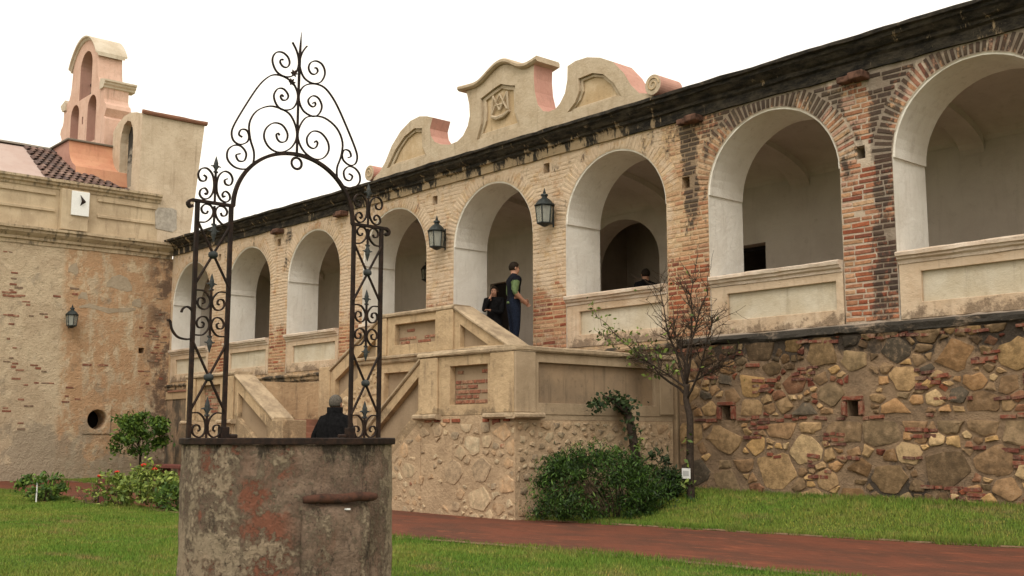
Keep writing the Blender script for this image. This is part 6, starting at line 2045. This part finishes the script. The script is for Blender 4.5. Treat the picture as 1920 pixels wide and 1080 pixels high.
    for s in (-1, 1):
        for nm, off, r in (('eye', Vector((s * 0.032, 0.092, -0.015)), 0.012), ('ear', Vector((s * 0.082, 0.0, -0.02)), 0.024)):
            bb = bmesh.new(); bmesh.ops.create_icosphere(bb, subdivisions=2, radius=r * sc)
            em = bpy.data.meshes.new(nm); bb.to_mesh(em); bb.free(); em.materials.append(MAT['eye'] if nm == 'eye' else MAT['skin'])
            eo = bpy.data.objects.new(nm, em)
            eo.location = Vector(loc) + rot @ (hd + off * sc); eo.rotation_euler = (0, 0, rz)
            link(eo, t)
            eo.scale = (0.5, 0.8, 1.2) if nm == 'ear' else (1, 0.6, 0.8)
    return t

K = MAT
def outfit(top, sleeve, fore, legs, shoe='shoe'):
    return {'skin': K['skin'], 'top': K[top], 'sleeve': K[sleeve], 'fore': K[fore], 'legs': K[legs], 'shoe': K[shoe]}

# man seen from behind at the foot of the stairs
person('person in black jacket with greying hair, seen from behind the well', (-14.1, -6.1, 0.21), R(25),
       {'elL': (-0.33, -0.04, 1.14), 'elR': (0.33, -0.04, 1.14), 'wrL': (-0.24, 0.16, 1.0), 'wrR': (0.24, 0.16, 1.0), 'paL': (-0.2, 0.22, 0.98), 'paR': (0.2, 0.22, 0.98)},
       outfit('black', 'black', 'black', 'jeans'), 1.86, K['greyhair'])
def bulky():
    pass
# standing man in vest, half turned to the right
person('person in navy vest and light green shirt standing in the door arch', (-16.56, -0.42, 3.11), R(-24),
       {'elR': (0.27, -0.07, 1.14), 'wrR': (0.25, 0.11, 0.98), 'paR': (0.22, 0.17, 0.94), 'elL': (-0.29, -0.02, 1.14), 'wrL': (-0.20, 0.19, 1.02), 'paL': (-0.13, 0.26, 1.02)},
       {'skin': K['skin'], 'top': K['navy'], 'sleeve': K['lime'], 'fore': K['skin'], 'legs': K['jeans'], 'shoe': K['shoe']}, 1.84, None, False, 1.16)
# woman in black, hand at her mouth
person('person in black with long dark hair, hand raised to mouth', (-18.72, 0.9, 3.14), R(-140),
       {'elR': (0.23, 0.10, 1.14), 'wrR': (0.09, 0.20, 1.40), 'paR': (0.05, 0.17, 1.50), 'elL': (-0.2, 0.12, 1.10), 'wrL': (0.02, 0.22, 1.15), 'paL': (0.08, 0.22, 1.16)},
       outfit('black', 'black', 'black', 'black'), 1.66, K['hair'], True, 1.2)
# person inside the gallery behind the parapet
person('person in dark jacket with red shirt front inside the gallery arch', (-15.1, 1.9, 3.14), R(60),
       {'elR': (0.22, 0.1, 1.15), 'wrR': (0.08, 0.26, 1.2), 'paR': (0.03, 0.3, 1.22)},
       outfit('black', 'black', 'black', 'jeans'), 1.74)

# shirt hem and jacket collar as clothing of their own
def cloth_bits():
    ppl = [o for o in S.collection.objects if o.type == 'EMPTY' and o.name.startswith('person')]
    man = ppl[1]
    b = MB()
    rz = man.rotation_euler.z
    c, s = math.cos(rz), math.sin(rz)
    def W_(x, y, z): return (man.location.x + c * x - s * y, man.location.y + s * x + c * y, man.location.z + z)
    n = 20
    vs, fs = [], []
    for j, (z, k) in enumerate(((0.95, 0.93), (0.975, 0.95), (0.995, 0.9))):
        for i in range(n):
            a = 2 * math.pi * i / n
            vs.append(W_(0.195 * k * math.cos(a), 0.150 * k * math.sin(a), z + 0.03 + 0.012 * math.sin(3 * a)))
    fs = [(j * n + i, j * n + (i + 1) % n, (j + 1) * n + (i + 1) % n, (j + 1) * n + i) for j in range(2) for i in range(n)]
    b.add(vs, fs)
    o = b.build('shirt_hem', MAT['lime'], man, smooth=True)
    o.modifiers.new('thick', 'SOLIDIFY').thickness = 0.008
    jk = ppl[0]
    rz = jk.rotation_euler.z; c2, s2 = math.cos(rz), math.sin(rz)
    def W2(x, y, z): return (jk.location.x + c2 * x - s2 * y, jk.location.y + s2 * x + c2 * y, jk.location.z + z)
    vs = []
    rows = ((0.88, 0.27, 0.20), (1.05, 0.285, 0.21), (1.22, 0.29, 0.21), (1.38, 0.285, 0.20), (1.48, 0.26, 0.18), (1.545, 0.17, 0.14), (1.60, 0.115, 0.12), (1.68, 0.118, 0.125))
    n = 24
    for j, (z, rx, ry) in enumerate(rows):
        for i in range(n):
            a = 2 * math.pi * i / n
            w = 1 + 0.035 * mnoise.noise(Vector((math.cos(a) * 3, math.sin(a) * 3, z * 9)))
            vs.append(W2(rx * w * math.cos(a), ry * w * math.sin(a) - 0.01, z))
    fs = [(j * n + i, j * n + (i + 1) % n, (j + 1) * n + (i + 1) % n, (j + 1) * n + i) for j in range(len(rows) - 1) for i in range(n)]
    o = MB().add(vs, fs).build('jacket', MAT['black'], jk, smooth=True)
    o.modifiers.new('thick', 'SOLIDIFY').thickness = 0.01
    p4 = ppl[3]
    rz = p4.rotation_euler.z; c3, s3 = math.cos(rz), math.sin(rz)
    q = [(x, y, z) for x, y, z in ((-0.06, 0.128, 1.05), (0.06, 0.128, 1.05), (0.07, 0.135, 1.3), (-0.07, 0.135, 1.3))]
    vs = [(p4.location.x + c3 * x - s3 * y, p4.location.y + s3 * x + c3 * y, p4.location.z + z) for x, y, z in q]
    vs += [(p4.location.x + c3 * x - s3 * (y + 0.01), p4.location.y + s3 * x + c3 * (y + 0.01), p4.location.z + z) for x, y, z in q]
    MB().add(vs, [(0, 1, 2, 3), (7, 6, 5, 4), (0, 4, 5, 1), (1, 5, 6, 2), (2, 6, 7, 3), (3, 7, 4, 0)]).build('shirt_front', MAT['red'], p4)
cloth_bits()

# ------------------------------------------------------------------ grass blades (what nobody could count)
def grass():
    g = np.random.default_rng(17)
    camp = np.array([0, -15.0])
    rt = np.array([math.sin(YAW), math.cos(YAW)]); fw = np.array([-math.cos(YAW), math.sin(YAW)])
    fx = [p[0] for p in FAR]; fy = [p[1] for p in FAR]; nx = [p[0] for p in NEAR]; ny = [p[1] for p in NEAR]
    N = 1500000
    x = g.uniform(-34, -2.0, N); y = g.uniform(-14.6, -0.1, N)
    far = np.interp(x, fx, fy); near = np.interp(x, nx, ny)
    wob = 0.06 * np.sin(x * 5.1) + 0.05 * np.sin(x * 13.7 + 1)
    lawn = y < near + wob + 0.05
    bank = (x > -12.62) & (y > far + wob - 0.04)
    bank2 = (x < -24.15) & (y > far + wob)
    d = np.stack([x, y], 1) - camp
    zc = d @ fw; xc = d @ rt
    vis = (zc > 2) & (np.abs(xc) < zc * 0.52 + 0.6)
    dist = np.hypot(d[:, 0], d[:, 1])
    keep = (lawn | bank | bank2) & vis & (dist > 7.5) & (g.uniform(0, 1, N) < np.clip((13.0 / np.maximum(dist, 1)) ** 1.2, 0.14, 1))
    keep &= np.hypot(x - WXc, y - WYc) > 0.77
    x, y, dist = x[keep], y[keep], dist[keep]
    z = np.array([gz(a, b) for a, b in zip(x, y)])
    n = len(x)
    h = g.uniform(0.018, 0.048, n) * (1 + 0.35 * np.sin(x * 1.7) * np.sin(y * 2.1)) * np.where(y > -3.6, 1.25, 1.0)
    dn = np.abs(y - np.interp(x, nx, ny)); df = np.abs(y - np.interp(x, fx, fy)); dw = np.where(x > -12.6, np.abs(y + 0.2), 9)
    edge = np.clip(1 - np.minimum(np.minimum(dn, df), dw) / 0.45, 0, 1)
    h = h * (1 + 0.8 * edge)
    w = 0.0036 * (dist / 10) ** 0.8 + 0.0016
    a = g.uniform(0, 2 * np.pi, n)
    lean = g.normal(0, 0.35, (n, 2)) * h[:, None]
    p0 = np.stack([x - w * np.cos(a), y - w * np.sin(a), z - 0.004], 1)
    p1 = np.stack([x + w * np.cos(a), y + w * np.sin(a), z - 0.004], 1)
    p2 = np.stack([x + lean[:, 0], y + lean[:, 1], z + h], 1)
    V = np.stack([p0, p1, p2], 1).reshape(-1, 3)
    F = np.arange(3 * n).reshape(-1, 3)
    k = g.uniform(0.7, 1.35, n) * (1 - 0.35 * edge)
    yel = g.uniform(0, 1, n) < 0.10
    col = np.stack([k * np.where(yel, 1.9, 1.0), k * np.where(yel, 1.25, 1.0), k * np.where(yel, 1.4, 1.0)], 1)
    o = quads_mesh('grass', V, F, MAT['grass'], col)
    tag(o, 'short green lawn grass with yellowed patches', 'grass', kind='stuff')
grass()
